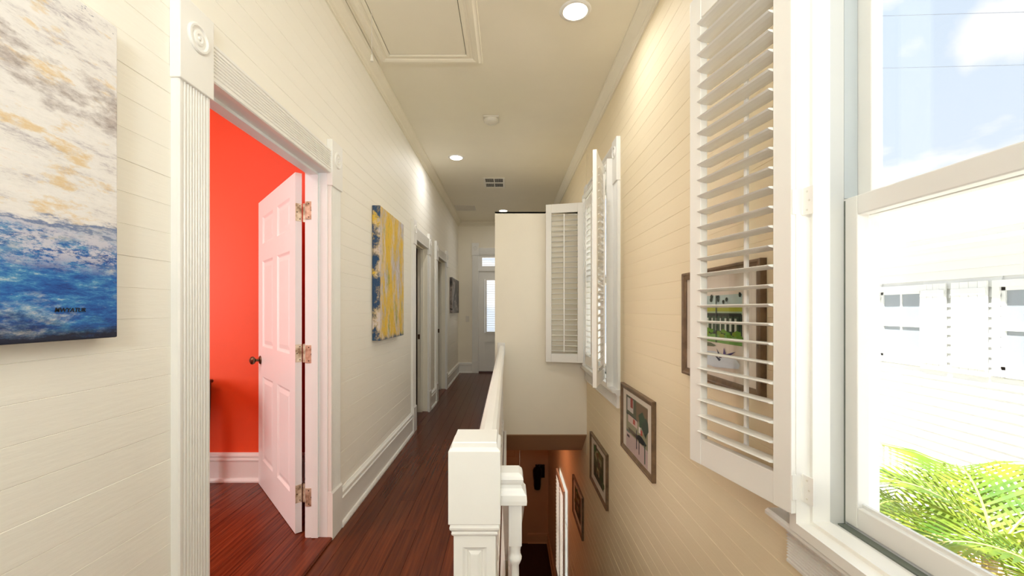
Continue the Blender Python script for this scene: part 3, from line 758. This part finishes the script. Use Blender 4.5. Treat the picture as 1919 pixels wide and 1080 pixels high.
# sloping rail: shear an extruded profile
full = [(-u, v) for u, v in hp_]+[(u, v) for u, v in hp_[::-1]]
s_ = MB(); A_ = []; B2 = []
ya, yb = 1.075, 5.3
for u, v in full:
    A_.append(s_.bm.verts.new((.017+u, ya, zb+v-.004))); B2.append(s_.bm.verts.new((.017+u, yb, zb+v-.004-SL*(yb-ya))))
n_ = len(full)
for k in range(n_): s_.face([A_[k], A_[(k+1) % n_], B2[(k+1) % n_], B2[k]])
s_.face(A_[::-1]); s_.face(B2); s_.build('sloping_rail', M_white, r)
b1 = MB(); turned(b1, .0195, 1.058, .0, zb+.002, .0165, .115, .16)
b1.build('baluster', M_white, r, True)

# stairs (below the frame)
r = struct(empty('staircase', (.4, 1.2, ZL)), 'wooden staircase descending between the stairwell wall and the window wall', 'staircase')
nst = 18; rise = -ZL/nst; run = .25; ysn = .93
for k in range(nst):
    zt = -rise*(k+1); yk = ysn+run*k
    if k < nst-1: B(-.008, XR-.002, yk-.0, yk+run+.025, zt-.03, zt, .004).build('tread', M_stair, r)
    B(-.008, XR-.002, yk, yk+.018, zt, zt+rise-(.03 if k else .0), .0).build('riser', M_white, r)
y = ysn+.15
kk = 0
while y < ysn+run*(nst-1):
    k = int((y-ysn)/run); zt = -rise*(k+1); top = zb-SL*(y-ya)
    if top-zt > .4 and y > 1.12 and y < 5.2:
        b = MB(); turned(b, .017, y, zt, top, .0135, .10, .14); b.build('baluster', M_white, r, True)
    y += .125
# ================================================================== PAINTINGS
def abstract_sea():
    m = mat('sea_abstract_canvas', (1, 1, 1), .55)
    t = m.node_tree; co = N(t, 'ShaderNodeTexCoord'); sp = N(t, 'ShaderNodeSeparateXYZ'); t.links.new(co.outputs['Generated'], sp.inputs[0])
    z = sp.outputs['Z']; yv = sp.outputs['Y']
    n1 = noise(m, 3.2, 8, .72, (1, 1.6, 7)); n2 = noise(m, 7, 10, .82, (1, 1.1, 5), loc=(3, 1, 2)); n3 = noise(m, 5, 6, .7, (1, 1.4, 4), loc=(7, 5, 1)); n4 = noise(m, 26, 6, .8, (1, 1, 2.5), loc=(1, 9, 4))
    n5 = noise(m, 2.2, 6, .7, (1, 2, 5), loc=(11, 3, 8))
    def math_(op, a, b, c=None):
        x = N(t, 'ShaderNodeMath', operation=op)
        for i, v in enumerate((a, b)):
            if hasattr(v, 'is_output'): t.links.new(v, x.inputs[i])
            else: x.inputs[i].default_value = v
        return x.outputs[0]
    zj = math_('ADD', z, math_('MULTIPLY', math_('SUBTRACT', n1, .5), .16))
    zj = math_('ADD', zj, math_('MULTIPLY', math_('SUBTRACT', n4, .5), .05))
    blue = ramp(m, n2, [(.32, srgb(8, 28, 74)), (.43, srgb(14, 68, 146)), (.52, srgb(26, 100, 176)), (.60, srgb(72, 146, 192)), (.66, srgb(196, 206, 208)), (.74, srgb(226, 226, 222))])
    blue = mixc(m, ramp(m, n3, [(.50, (0, 0, 0)), (.60, (.8, .8, .8))]), blue, ramp(m, n4, [(.35, srgb(40, 96, 160)), (.48, srgb(120, 160, 196)), (.62, srgb(214, 212, 206))]))
    white = ramp(m, n2, [(.30, srgb(150, 140, 142)), (.40, srgb(206, 200, 200)), (.47, srgb(232, 228, 224)), (.6, srgb(240, 236, 232)), (.70, srgb(222, 200, 182))])
    gold = ramp(m, n3, [(.54, (0, 0, 0)), (.64, (.75, .75, .75))])
    white = mixc(m, gold, white, srgb(222, 190, 128))
    grey = ramp(m, math_('MULTIPLY', n5, ramp(m, z, [(.5, (0, 0, 0)), (.66, (1, 1, 1)), (.82, (1, 1, 1)), (.95, (.55, .55, .55))])), [(.44, (0, 0, 0)), (.56, (.85, .85, .85))])
    white = mixc(m, grey, white, ramp(m, n4, [(.3, srgb(116, 98, 94)), (.7, srgb(196, 184, 176))]))
    fleck = math_('MULTIPLY', ramp(m, n4, [(.60, (0, 0, 0)), (.66, (1, 1, 1))]), ramp(m, z, [(.88, (0, 0, 0)), (.98, (1, 1, 1))]))
    white = mixc(m, fleck, white, srgb(50, 70, 110))
    c = mixc(m, ramp(m, zj, [(.285, (0, 0, 0)), (.335, (1, 1, 1))]), blue, white)
    lav = math_('MULTIPLY', ramp(m, z, [(.19, (0, 0, 0)), (.25, (1, 1, 1)), (.30, (1, 1, 1)), (.36, (0, 0, 0))]), ramp(m, noise(m, 17, 8, .85, (1, 1, 3), loc=(6, 2, 2)), [(.47, (0, 0, 0)), (.53, (.9, .9, .9))]))
    c = mixc(m, lav, c, srgb(208, 206, 216))
    c = mixc(m, ramp(m, noise(m, 11, 9, .85, (1, .7, 9), loc=(2, 7, 5)), [(.60, (0, 0, 0)), (.68, (.6, .6, .6))]), c, mixc(m, ramp(m, z, [(.3, (0, 0, 0)), (.36, (1, 1, 1))]), srgb(190, 208, 214), srgb(150, 138, 134)))
    stripe = ramp(m, zj, [(.315, (0, 0, 0)), (.33, (.9, .9, .9)), (.345, (0, 0, 0))])
    c = mixc(m, stripe, c, srgb(34, 88, 150))
    c = mixc(m, ramp(m, zj, [(.02, (1, 1, 1)), (.07, (0, 0, 0))]), c, srgb(14, 22, 48))
    setcol(m, c); bump(m, n4, .35, .004); return m
def abstract_yellow():
    m = mat('yellow_abstract_canvas', (1, 1, 1), .5)
    t = m.node_tree; co = N(t, 'ShaderNodeTexCoord'); sp = N(t, 'ShaderNodeSeparateXYZ'); t.links.new(co.outputs['Generated'], sp.inputs[0])
    n1 = noise(m, 2.3, 8, .72, (1, 2.6, 1.0), loc=(2, 3, 1)); n2 = noise(m, 5, 8, .75, (1, 2.4, .7), loc=(5, 1, 7)); n3 = noise(m, 16, 5, .8, (1, 1.4, 1)); n4 = noise(m, 3.0, 6, .7, (1, 2.2, 1.1), loc=(9, 2, 4))
    c = ramp(m, n1, [(.34, srgb(206, 196, 206)), (.42, srgb(190, 176, 156)), (.47, srgb(222, 184, 54)), (.58, srgb(228, 184, 26)), (.66, srgb(150, 160, 62))])
    c = mixc(m, ramp(m, n2, [(.48, (0, 0, 0)), (.62, (.8, .8, .8))]), c, srgb(206, 202, 214))
    c = mixc(m, ramp(m, n4, [(.57, (0, 0, 0)), (.66, (.75, .75, .75))]), c, srgb(132, 148, 60))
    c = mixc(m, ramp(m, n3, [(.56, (0, 0, 0)), (.70, (.55, .55, .55))]), c, srgb(120, 96, 86))
    # blue left border and bottom touches
    def math_(op, a, b):
        x = N(t, 'ShaderNodeMath', operation=op)
        for i, v in enumerate((a, b)):
            if hasattr(v, 'is_output'): t.links.new(v, x.inputs[i])
            else: x.inputs[i].default_value = v
        return x.outputs[0]
    edge = ramp(m, math_('ADD', sp.outputs['Y'], math_('MULTIPLY', math_('SUBTRACT', n2, .5), .25)), [(.0, (1, 1, 1)), (.02, (0, 0, 0))])
    edge = math_('MULTIPLY', edge, ramp(m, noise(m, 6, 5, .7, (1, .6, 1.2), loc=(4, 4, 9)), [(.42, (0, 0, 0)), (.50, (1, 1, 1))]))
    c = mixc(m, edge, c, srgb(28, 66, 104))
    bott = ramp(m, math_('ADD', sp.outputs['Z'], math_('MULTIPLY', math_('SUBTRACT', n2, .5), .25)), [(.0, (1, 1, 1)), (.03, (0, 0, 0))])
    c = mixc(m, bott, c, srgb(40, 76, 110))
    setcol(m, c); bump(m, n3, .3, .004); return m
def abstract_grey():
    m = mat('charcoal_abstract_canvas', (1, 1, 1), .5)
    n1 = noise(m, 2.6, 5, .6, (1, 1, 1), loc=(2, 8, 3), dist=1.2)
    setcol(m, ramp(m, n1, [(.40, srgb(46, 40, 38)), (.5, srgb(84, 76, 70)), (.56, srgb(150, 138, 128)), (.62, srgb(60, 54, 50))])); return m
def canvas(name, y0, y1, z0, z1, t, m, label, tilt=0):
    b = B(XL+.002, XL+t, y0, y1, z0, z1, .003)
    o = b.build(name, m, None, False, at=(XL, (y0+y1)/2, z0)); tag(o, label, 'painting'); return o
p1 = canvas('painting', .36, 1.023, 1.208, 1.969, .042, abstract_sea(), 'large unframed canvas with white sky and blue sea strokes at the left edge')
tx = bpy.data.curves.new('signature', 'FONT'); tx.body = 'MWYATUR'; tx.size = .013; tx.align_x = 'CENTER'; tx.shear = .2; tx.extrude = .0003; tx.offset = .0002
so = bpy.data.objects.new('signature', tx); C.objects.link(so); so.parent = p1
sy = .5*( .96*780/(951-108)+.96*780/(951-152)); szz = 1.275-3*.92/780
so.location = (.0428, .912-(.36+1.023)/2, 1.2705-1.208); so.rotation_euler = (PI/2, 0, PI/2)
tx.materials.append(mat('dark_ink', (.01, .01, .015), .6))
bpy.context.view_layer.update()
tm = bpy.data.meshes.new_from_object(so); bpy.data.objects.remove(so)
so = bpy.data.objects.new('signature', tm); C.objects.link(so); so.parent = p1
so.location = (.0428, .912-(.36+1.023)/2, 1.2705-1.208); so.rotation_euler = (PI/2, 0, PI/2); so['label'] = 'black brushed signature'
canvas('painting', 3.07, 3.77, 1.047, 2.047, .06, abstract_yellow(), 'tall unframed yellow, green and white abstract canvas between two doorways')
canvas('painting', 7.20, 8.18, 1.217, 1.84, .045, abstract_grey(), 'small dark grey abstract canvas beyond the last doorway')

# ================================================================== FRAMED PICTURES on the right wall
def cmat(name, c, _c={}):
    k = tuple(c)
    if k not in _c: _c[k] = mat(name, srgb(*c), .8)
    return _c[k]
def blob(n, cx_, cy_, rx, ry, seed, rough_=.25):
    rg = random.Random(seed); return [(cx_+rx*(1+rg.uniform(-rough_, rough_))*math.cos(2*PI*k/n), cy_+ry*(1+rg.uniform(-rough_, rough_))*math.sin(2*PI*k/n)) for k in range(n)]
def rect(a, b, c, d): return [(a, c), (b, c), (b, d), (a, d)]
def picture(y_far, y_near, z0, z1, label, art, iw=(.2, .8), ih=(.2, .85), fw=.032, name='framed_picture'):
    r = tag(empty(name, (XR, (y_far+y_near)/2, z0)), label, 'picture', None)
    w_, h_ = y_far-y_near, z1-z0
    xf = XR-.026
    # frame: 4 sided lofted profile rings
    prof = [(0, XR-.001), (0, xf+.004), (.003, xf), (.010, xf), (.014, xf+.004), (.022, xf+.006), (fw-.004, xf+.008), (fw, xf+.010), (fw, XR-.012)]
    f = MB(); rr = []
    for k, x in prof: rr.append([f.bm.verts.new(p) for p in ((x, y_far-k, z0+k), (x, y_near+k, z0+k), (x, y_near+k, z1-k), (x, y_far-k, z1-k))])
    for a, b in zip(rr, rr[1:]):
        for k in range(4): f.face([a[k], a[(k+1) % 4], b[(k+1) % 4], b[k]])
    f.build('frame', M_frame, r)
    B(XR-.012, XR-.002, y_near+.005, y_far-.005, z0+.005, z1-.005).build('mat_board', M_mat, r)
    # art polygons: (colour, uv list) in 0..1 of the image window
    iy0, iy1 = y_far-w_*iw[0], y_far-w_*iw[1]; iz0, iz1 = z0+h_*ih[0], z0+h_*ih[1]
    a_ = MB(); mats = []
    for i, (col, poly) in enumerate(art):
        mm = cmat('print_ink', col)
        if mm not in mats: mats.append(mm)
        mi = mats.index(mm); x = XR-.0122-.00006*(i+1)
        vs = [a_.bm.verts.new((x, iy0+(iy1-iy0)*u, iz0+(iz1-iz0)*v)) for u, v in poly]
        a_.face(vs, mi)
    o = a_.build('print', mats, r)
    B(XR-.0165, XR-.0155, y_near+fw-.002, y_far-fw+.002, z0+fw-.002, z1-fw+.002).build('glass', M_glass, r)
    return r
def house_fence():
    a = [((168, 190, 150), rect(0, 1, 0, 1)), ((186, 206, 200), rect(0, 1, .74, 1)), ((170, 178, 60), rect(.0, 1, .66, .75)), ((120, 168, 84), rect(0, 1, 0, .2)),
         ((44, 52, 44), rect(0, 1, .18, .60)), ((60, 84, 60), rect(.05, .98, .22, .56))]
    rg = random.Random(5)
    for k in range(9): a.append(((206, 214, 200), rect(.06+k*.1, .10+k*.1, .26, .52)))
    for k in range(9): a.append(((30, 38, 28), rect(.0+k*.118, .02+k*.118, .16, .58)))
    for k in range(14): a.append(((92+rg.randrange(40), 150, 40), blob(7, rg.random(), .14+rg.random()*.12, .06, .05, k)))
    for k in range(10): a.append(((36, 50, 34), blob(6, rg.uniform(.1, 1), .86+rg.random()*.14, .03, .05, 40+k)))
    a += [((54, 62, 50), rect(.48, .50, 0, 1)), ((54, 62, 50), rect(0, 1, .60, .625)), ((40, 44, 60), rect(-.16, -.10, -.05, .95))]
    a += [((206, 216, 224), blob(12, .45, -.36, .55, .16, 3, .1)), ((60, 56, 80), [(.5, -.12), (.62, -.30), (.56, -.32)]), ((90, 70, 130), [(.66, -.08), (.72, -.28), (.64, -.26)]), ((66, 60, 110), [(.9, -.12), (.68, -.22), (.72, -.28)]), ((50, 54, 70), [(.4, -.22), (.6, -.34), (.56, -.38)]), ((110, 116, 90), blob(8, .2, -.06, .3, .05, 9))]
    return a
def street():
    a = [((150, 146, 116), rect(0, 1, 0, 1)), ((84, 88, 66), rect(0, .5, .5, 1)), ((204, 196, 190), rect(.06, .36, .62, .95)), ((150, 48, 40), rect(.22, .34, .74, .98)), ((60, 64, 60), rect(.0, .58, .50, .56)),
         ((210, 186, 176), rect(.1, .55, .34, .52)), ((176, 64, 52), rect(.35, .45, .38, .5)), ((120, 96, 70), rect(.5, 1, .55, .98)), ((40, 74, 50), blob(12, .78, .62, .2, .18, 4, .4)), ((30, 56, 44), blob(9, .9, .5, .12, .2, 5, .4)),
         ((88, 74, 60), rect(.12, .7, .10, .2)), ((196, 174, 168), rect(0, 1, -.35, .06)), ((24, 34, 38), blob(10, .72, .16, .2, .08, 6, .3)), ((50, 40, 60), rect(.5, .54, -.15, .3)), ((30, 70, 60), rect(.86, .9, -.3, .2)), ((44, 40, 52), rect(.62, .65, -.22, .1)),
         ((176, 70, 60), rect(.7, .78, .28, .4)), ((226, 220, 214), rect(.62, .7, .3, .44)), ((90, 110, 100), rect(.02, .2, .06, .12)), ((60, 56, 60), rect(.05, .18, -.06, .0))]
    return a
def garden(seed, base):
    rg = random.Random(seed); a = [(base, rect(0, 1, 0, 1)), ((56, 60, 40), rect(0, 1, 0, .4)), ((150, 146, 110), blob(9, .5, .75, .35, .2, seed, .2))]
    for k in range(12): a.append(((rg.randrange(30, 120), rg.randrange(50, 110), rg.randrange(24, 60)), blob(8, rg.random(), rg.random()*.9+.05, .12, .10, seed+k, .35)))
    a.append(((170, 150, 110), rect(.35, .6, .2, .42))); a.append(((60, 30, 22), rect(.42, .5, .2, .34))); return a
picture(1.938, 1.339, .980, 1.443, 'bronze-framed garden fence print behind the large louvred shutter', house_fence(), (.22, .80), (.36, .76))
picture(2.985, 2.335, .300, .757, 'bronze-framed street scene print below the second window stool', street(), (.16, .84), (.28, .86))
picture(4.105, 3.43, -.385, .078, 'bronze-framed green garden print next to the partition corner', garden(3, (84, 80, 50)), (.2, .8), (.2, .84))
picture(5.21, 4.54, -1.25, -.78, 'lowest framed print, deep in the shadowed stairwell', garden(21, (96, 70, 50)), (.2, .8), (.2, .84))

# ================================================================== SMALL THINGS
r = tag(empty('light_switch', (-.81, YE, 1.09)), 'cream light switch plate beside the far door surround', 'light switch')
B(-.845, -.775, YE-.006, YE, 1.03, 1.15, .002).build('switch_plate', M_plastic, r)
B(-.818, -.802, YE-.014, YE-.006, 1.075, 1.105, .001).build('switch_toggle', M_plastic, r)

# sconce downstairs
sx_, sz_ = .60, -2.10
r = tag(empty('wall_sconce', (sx_, 8.49, sz_)), 'dark elongated sconce on the wall at the foot of the stairs', 'wall sconce')
MB().lathe([(.02, -.25), (.06, -.23), (.072, -.16), (.075, -.05), (.088, .05), (.09, .14), (.075, .19), (.03, .215), (.012, .25)], (sx_, 8.38, sz_), 14).build('sconce_body', M_iron, r, True)
MB().tube([(sx_, 8.38, sz_+.20), (sx_+.06, 8.39, sz_+.235), (sx_+.13, 8.44, sz_+.22), (sx_+.14, 8.49, sz_+.16)], .012, 8).build('sconce_arm', M_iron, r, True)
B(sx_-.03, sx_+.16, 8.485, 8.5, sz_-.05, sz_+.22, .004).build('sconce_backplate', M_iron, r)

# desk in the red room
r = tag(empty('writing_desk', (-2.6, 2.75, .014)), 'dark wood desk corner glimpsed behind the door casing in the red room', 'desk')
B(-3.2, -2.126, 2.48, 3.02, .748, .774, .011).build('desk_top', M_desk, r)
B(-3.12, -2.17, 2.53, 3.0, .64, .748).build('desk_apron', M_desk, r)
for a in (-3.14, -2.158):
    for b in (2.54, 2.97):
        l_ = MB(); rr = []
        for hh, zz in ((.026, .75), (.024, .6), (.014, .1), (.018, .04), (.016, .014)): rr.append([l_.bm.verts.new((a+u*hh, b+v*hh, zz)) for u, v in ((-1, -1), (1, -1), (1, 1), (-1, 1))])
        for A_, B_ in zip(rr, rr[1:]):
            for k in range(4): l_.face([A_[k], A_[(k+1) % 4], B_[(k+1) % 4], B_[k]])
        l_.face(rr[0][::-1]); l_.face(rr[-1]); l_.build('desk_leg', M_desk, r)

# ================================================================== OUTSIDE
M_siding = paint_mat('white_clapboard', srgb(236, 236, 234), .004, .6, .03)
M_shadeless = mat('neighbour_window_dark', srgb(150, 158, 164), .15)
M_roofm = mat('pale_metal_roof', srgb(226, 228, 230), .5)
M_ground = mat('pale_gravel', srgb(212, 206, 196), .9)
setcol(M_ground, ramp(M_ground, noise(M_ground, 6, 6), [(.3, srgb(190, 182, 168)), (.7, srgb(226, 222, 214))]))
struct(B(-30, 60, -40, 60, -3.8, -3.6).build('ground', M_ground), 'pale ground between the houses', 'ground')
NX = 7.0
r = tag(empty('neighbouring_house', (NX, 6, -3.6)), 'overexposed white clapboard house with board shutters seen through the near window', 'house')
hy0_, hy1_ = 1.5, 15.0
B(NX+.04, NX+5, hy0_, hy1_, -3.6, 2.3).build('house_core', M_siding, r)
z = -3.5; 
wins = [(7.02, 7.80, .42, 1.60), (4.95, 5.90, .42, 1.60)]
while z < 2.25:
    sg = [(hy0_, hy1_)]
    for (a, b, c, d) in wins:
        if z+.15 > c-.05 and z < d+.05:
            n2_ = []
            for u, v in sg:
                if a > u: n2_.append((u, min(v, a)))
                if b < v: n2_.append((max(u, b), v))
            sg = n2_
    for u, v in sg:
        if v-u > .03: MB().prism([(NX+.04, z), (NX-.012, z), (NX+.022, z+.150), (NX+.04, z+.150)], u, v, 1).build('siding_board', M_siding, r)
    z += .146
for (a, b, c, d) in wins:
    wf = MB().box(NX-.03, NX+.05, a-.09, a, c-.09, d+.1).box(NX-.03, NX+.05, b, b+.09, c-.09, d+.1).box(NX-.03, NX+.05, a, b, d, d+.1).box(NX-.05, NX+.05, a-.1, b+.1, c-.09, c-.02)
    o = wf.build('window', M_siding, r)
    def sub(mb, nm, mt):
        q = mb.build(nm, mt); q.parent = o; q.location = -Vector(r['_base']); return q
    m_ = (c+d)/2; ym = (a+b)/2
    sub(MB().box(NX, NX+.03, a, a+.05, c, d).box(NX, NX+.03, b-.05, b, c, d).box(NX, NX+.03, a, b, c-.02, c+.05).box(NX, NX+.03, a, b, d-.05, d).box(NX-.012, NX+.03, a, b, m_-.03, m_+.03).box(NX+.005, NX+.03, ym-.015, ym+.015, c, d), 'window_sash', M_siding)
    sub(B(NX+.022, NX+.026, a, b, c, d), 'pane', M_shadeless)
for (a, b, brace) in ((6.60, 7.00, True), (6.03, 6.52, False)):
    sb = MB(); n_ = 4; wv = (b-a)/n_
    for k in range(n_): sb.box(NX-.055, NX-.03, a+k*wv+.002, a+(k+1)*wv-.002, .30, 1.70, .002)
    sb.box(NX-.075, NX-.055, a+.01, b-.01, 1.50, 1.60, .002).box(NX-.075, NX-.055, a+.01, b-.01, .40, .50, .002)
    o = sb.build('board_shutter', M_siding, r)
    if brace:
        q = MB(); v = [q.bm.verts.new(p) for p in ((NX-.072, a+.02, 1.50), (NX-.072, a+.09, 1.50), (NX-.072, b-.02, .50), (NX-.072, b-.09, .50), (NX-.056, a+.02, 1.50), (NX-.056, a+.09, 1.50), (NX-.056, b-.02, .50), (NX-.056, b-.09, .50))]
        for f in ((0, 1, 2, 3), (4, 5, 6, 7), (0, 1, 5, 4), (1, 2, 6, 5), (2, 3, 7, 6), (3, 0, 4, 7)): q.face([v[i] for i in f])
        q = q.build('brace', M_siding); q.parent = o; q.location = -Vector(r['_base'])
B(NX-.45, NX+.04, hy0_-.3, hy1_+.3, 2.28, 2.31).build('soffit', M_siding, r)
B(NX-.47, NX-.45, hy0_-.3, hy1_+.3, 2.26, 2.44).build('fascia', M_siding, r)
B(NX-.005, NX+.035, hy0_, hy1_, 2.08, 2.28).build('frieze_board', M_siding, r)
rf = MB().prism([(NX-.52, 2.42), (NX+2.5, 4.05), (NX+5.5, 2.42), (NX+5.5, 2.38), (NX-.52, 2.38)], hy0_-.4, hy1_+.4, 1); rf.build('roof', M_roofm, r)
y = hy0_
while y < hy1_+.3:
    q = MB(); v = [(NX-.52, 2.42), (NX+2.5, 4.05), (NX+2.5, 4.085), (NX-.52, 2.455)]
    q.prism(v, y, y+.025, 1).build('roof_seam', M_roofm, r); y += .6

# low lattice fence in front of the neighbour
r = tag(empty('lattice_fence', (6.2, 7, -3.6)), 'weathered pale lattice panel low in front of the white house', 'fence')
M_lat = mat('weathered_lattice', srgb(190, 176, 150), .8)
for k in range(16): B(6.18, 6.20, 6.0+k*.12, 6.03+k*.12, -1.5, -.95).build('slat', M_lat, r)
B(6.17, 6.21, 5.9, 7.95, -.95, -.90).build('top_rail', M_lat, r)
B(6.17, 6.21, 5.9, 7.95, -1.55, -1.5).build('bottom_rail', M_lat, r)
for yy in (5.9, 7.9): B(6.16, 6.22, yy, yy+.08, -3.6, -.85).build('post', M_lat, r)

# cables
M_cable = mat('cable_black', srgb(120, 128, 140), .6)
for (za, zb_, lab) in ((1.275+551*12/780, 1.275+559*12/780, 'upper thin overhead cable crossing the sky'), (1.275+453*12/780, 1.275+460*12/780, 'lower thin overhead cable crossing the sky beneath the cloud')):
    xa, xb = (1645-951)*12/780, (1919-951)*12/780; sl = (zb_-za)/(xb-xa)
    c_ = MB(); pts = []
    for k in range(25):
        x = -14+k*2.4; sag = .0009*(x-16)**2-.0009*(xa-16)**2
        pts.append((x, 12, za+sl*(x-xa)+sag*.3))
    c_.tube(pts, .008, 6)
    o = c_.build('overhead_cable', M_cable, None, False, at=(16, 12, za)); tag(o, lab, 'cable')

# palms
def leafmat(name, a, b):
    m = mat(name, a, .5)
    setcol(m, ramp(m, noise(m, 3, 3, .5), [(.35, a), (.65, b)]))
    t = m.node_tree; tr = N(t, 'ShaderNodeBsdfTranslucent'); tr.inputs[0].default_value = (*b, 1)
    mxs = N(t, 'ShaderNodeMixShader'); mxs.inputs[0].default_value = .35
    o = [n for n in t.nodes if n.type == 'OUTPUT_MATERIAL'][0]
    t.links.new(bsdf(m).outputs[0], mxs.inputs[1]); t.links.new(tr.outputs[0], mxs.inputs[2]); t.links.new(mxs.outputs[0], o.inputs[0]); return m
M_leaf = leafmat('palm_leaf', srgb(74, 120, 38), srgb(150, 166, 52))
M_leafdry = leafmat('palm_leaf_dry', srgb(206, 176, 80), srgb(226, 196, 110))
M_rach = mat('palm_stem', srgb(206, 204, 110), .6)
M_trunk = mat('palm_trunk', srgb(190, 172, 150), .8)
setcol(M_trunk, ramp(M_trunk, noise(M_trunk, 5, 4, .5, (1, 1, 8)), [(.35, srgb(150, 130, 108)), (.65, srgb(206, 192, 172))]))
def palm(px, py, pz, n, L, seed, label):
    rg = random.Random(seed)
    r = tag(empty('palm_tree', (px, py, -3.6)), label, 'palm')
    tk = MB(); pts = []; rad = []
    for k in range(24):
        t = k/23; pts.append((px-.15*(1-t)**2, py+.05*math.sin(t*2), -3.6+(pz+3.6)*t)); rad.append(.065-.02*t+(.006 if k % 2 else 0))
    tk.tube(pts, rad, 10); tk.build('trunk', M_trunk, r, True)
    for i in range(n):
        az = 2*PI*i/n+rg.uniform(-.25, .25); el = rg.uniform(.45, 1.4); LL = L*rg.uniform(.8, 1.1)
        f = MB(); f.mi = 0
        P = []; p = Vector((px, py, pz)); e_ = el; ns_ = 22
        for k in range(ns_+1):
            P.append(p.copy()); d = Vector((math.cos(az)*math.cos(e_), math.sin(az)*math.cos(e_), math.sin(e_)))
            p = p+d*LL/ns_; e_ -= (.075+.05*k/ns_)*(1.05)
        f.mi = 1; f.tube(P, [.012*(1-.8*k/ns_) for k in range(ns_+1)], 5); f.mi = 0
        for k in range(2, 27):
            t = k/26; a = P[min(int(t*ns_), ns_-1)]; b = P[min(int(t*ns_)+1, ns_)]; c = a.lerp(b, t*ns_-int(t*ns_) if int(t*ns_) < ns_ else 1)
            d = (b-a).normalized(); side = d.cross(Vector((0, 0, 1))).normalized(); up = side.cross(d).normalized()
            ll = LL*.46*math.sin(PI*min(1, .12+t*.9))**.6*(1 if t < .95 else .6)
            for s_ in (-1, 1):
                fan = .5+.6*t
                v = (side*s_*math.cos(.35)+up*.12).normalized(); v = (v+d*fan).normalized()
                v2 = (v-Vector((0, 0, .22))).normalized()
                wv = d*.022
                m1 = c+v*ll*.55; e2 = m1+v2*ll*.45
                q = [f.bm.verts.new(x) for x in (c-wv*.5, c+wv*.5, m1+wv, m1-wv, e2)]
                f.face([q[0], q[1], q[2], q[3]]); f.face([q[3], q[2], q[4]])
        dry = (el < .5 and rg.random() < .6)
        o = f.build('frond', [M_leafdry if dry else M_leaf, M_rach], r)
        if dry: o['label'] = 'dry yellow-brown frond'
palm(4.05, 3.45, -.80, 8, 1.5, 5, 'palm whose feathery crown fills the lower right of the near window')
palm(4.60, 4.55, -1.25, 7, 1.7, 8, 'palm farther along, fronds reaching towards the window frame')
palm(3.85, 2.75, -.75, 5, 1.3, 14, 'palm closest to the photo edge, crown partly cut off')
palm(5.1, 3.7, -2.0, 8, 1.2, 23, 'low palm behind the others, near the white house')
for o in S.objects:
    if '_base' in o: del o['_base']
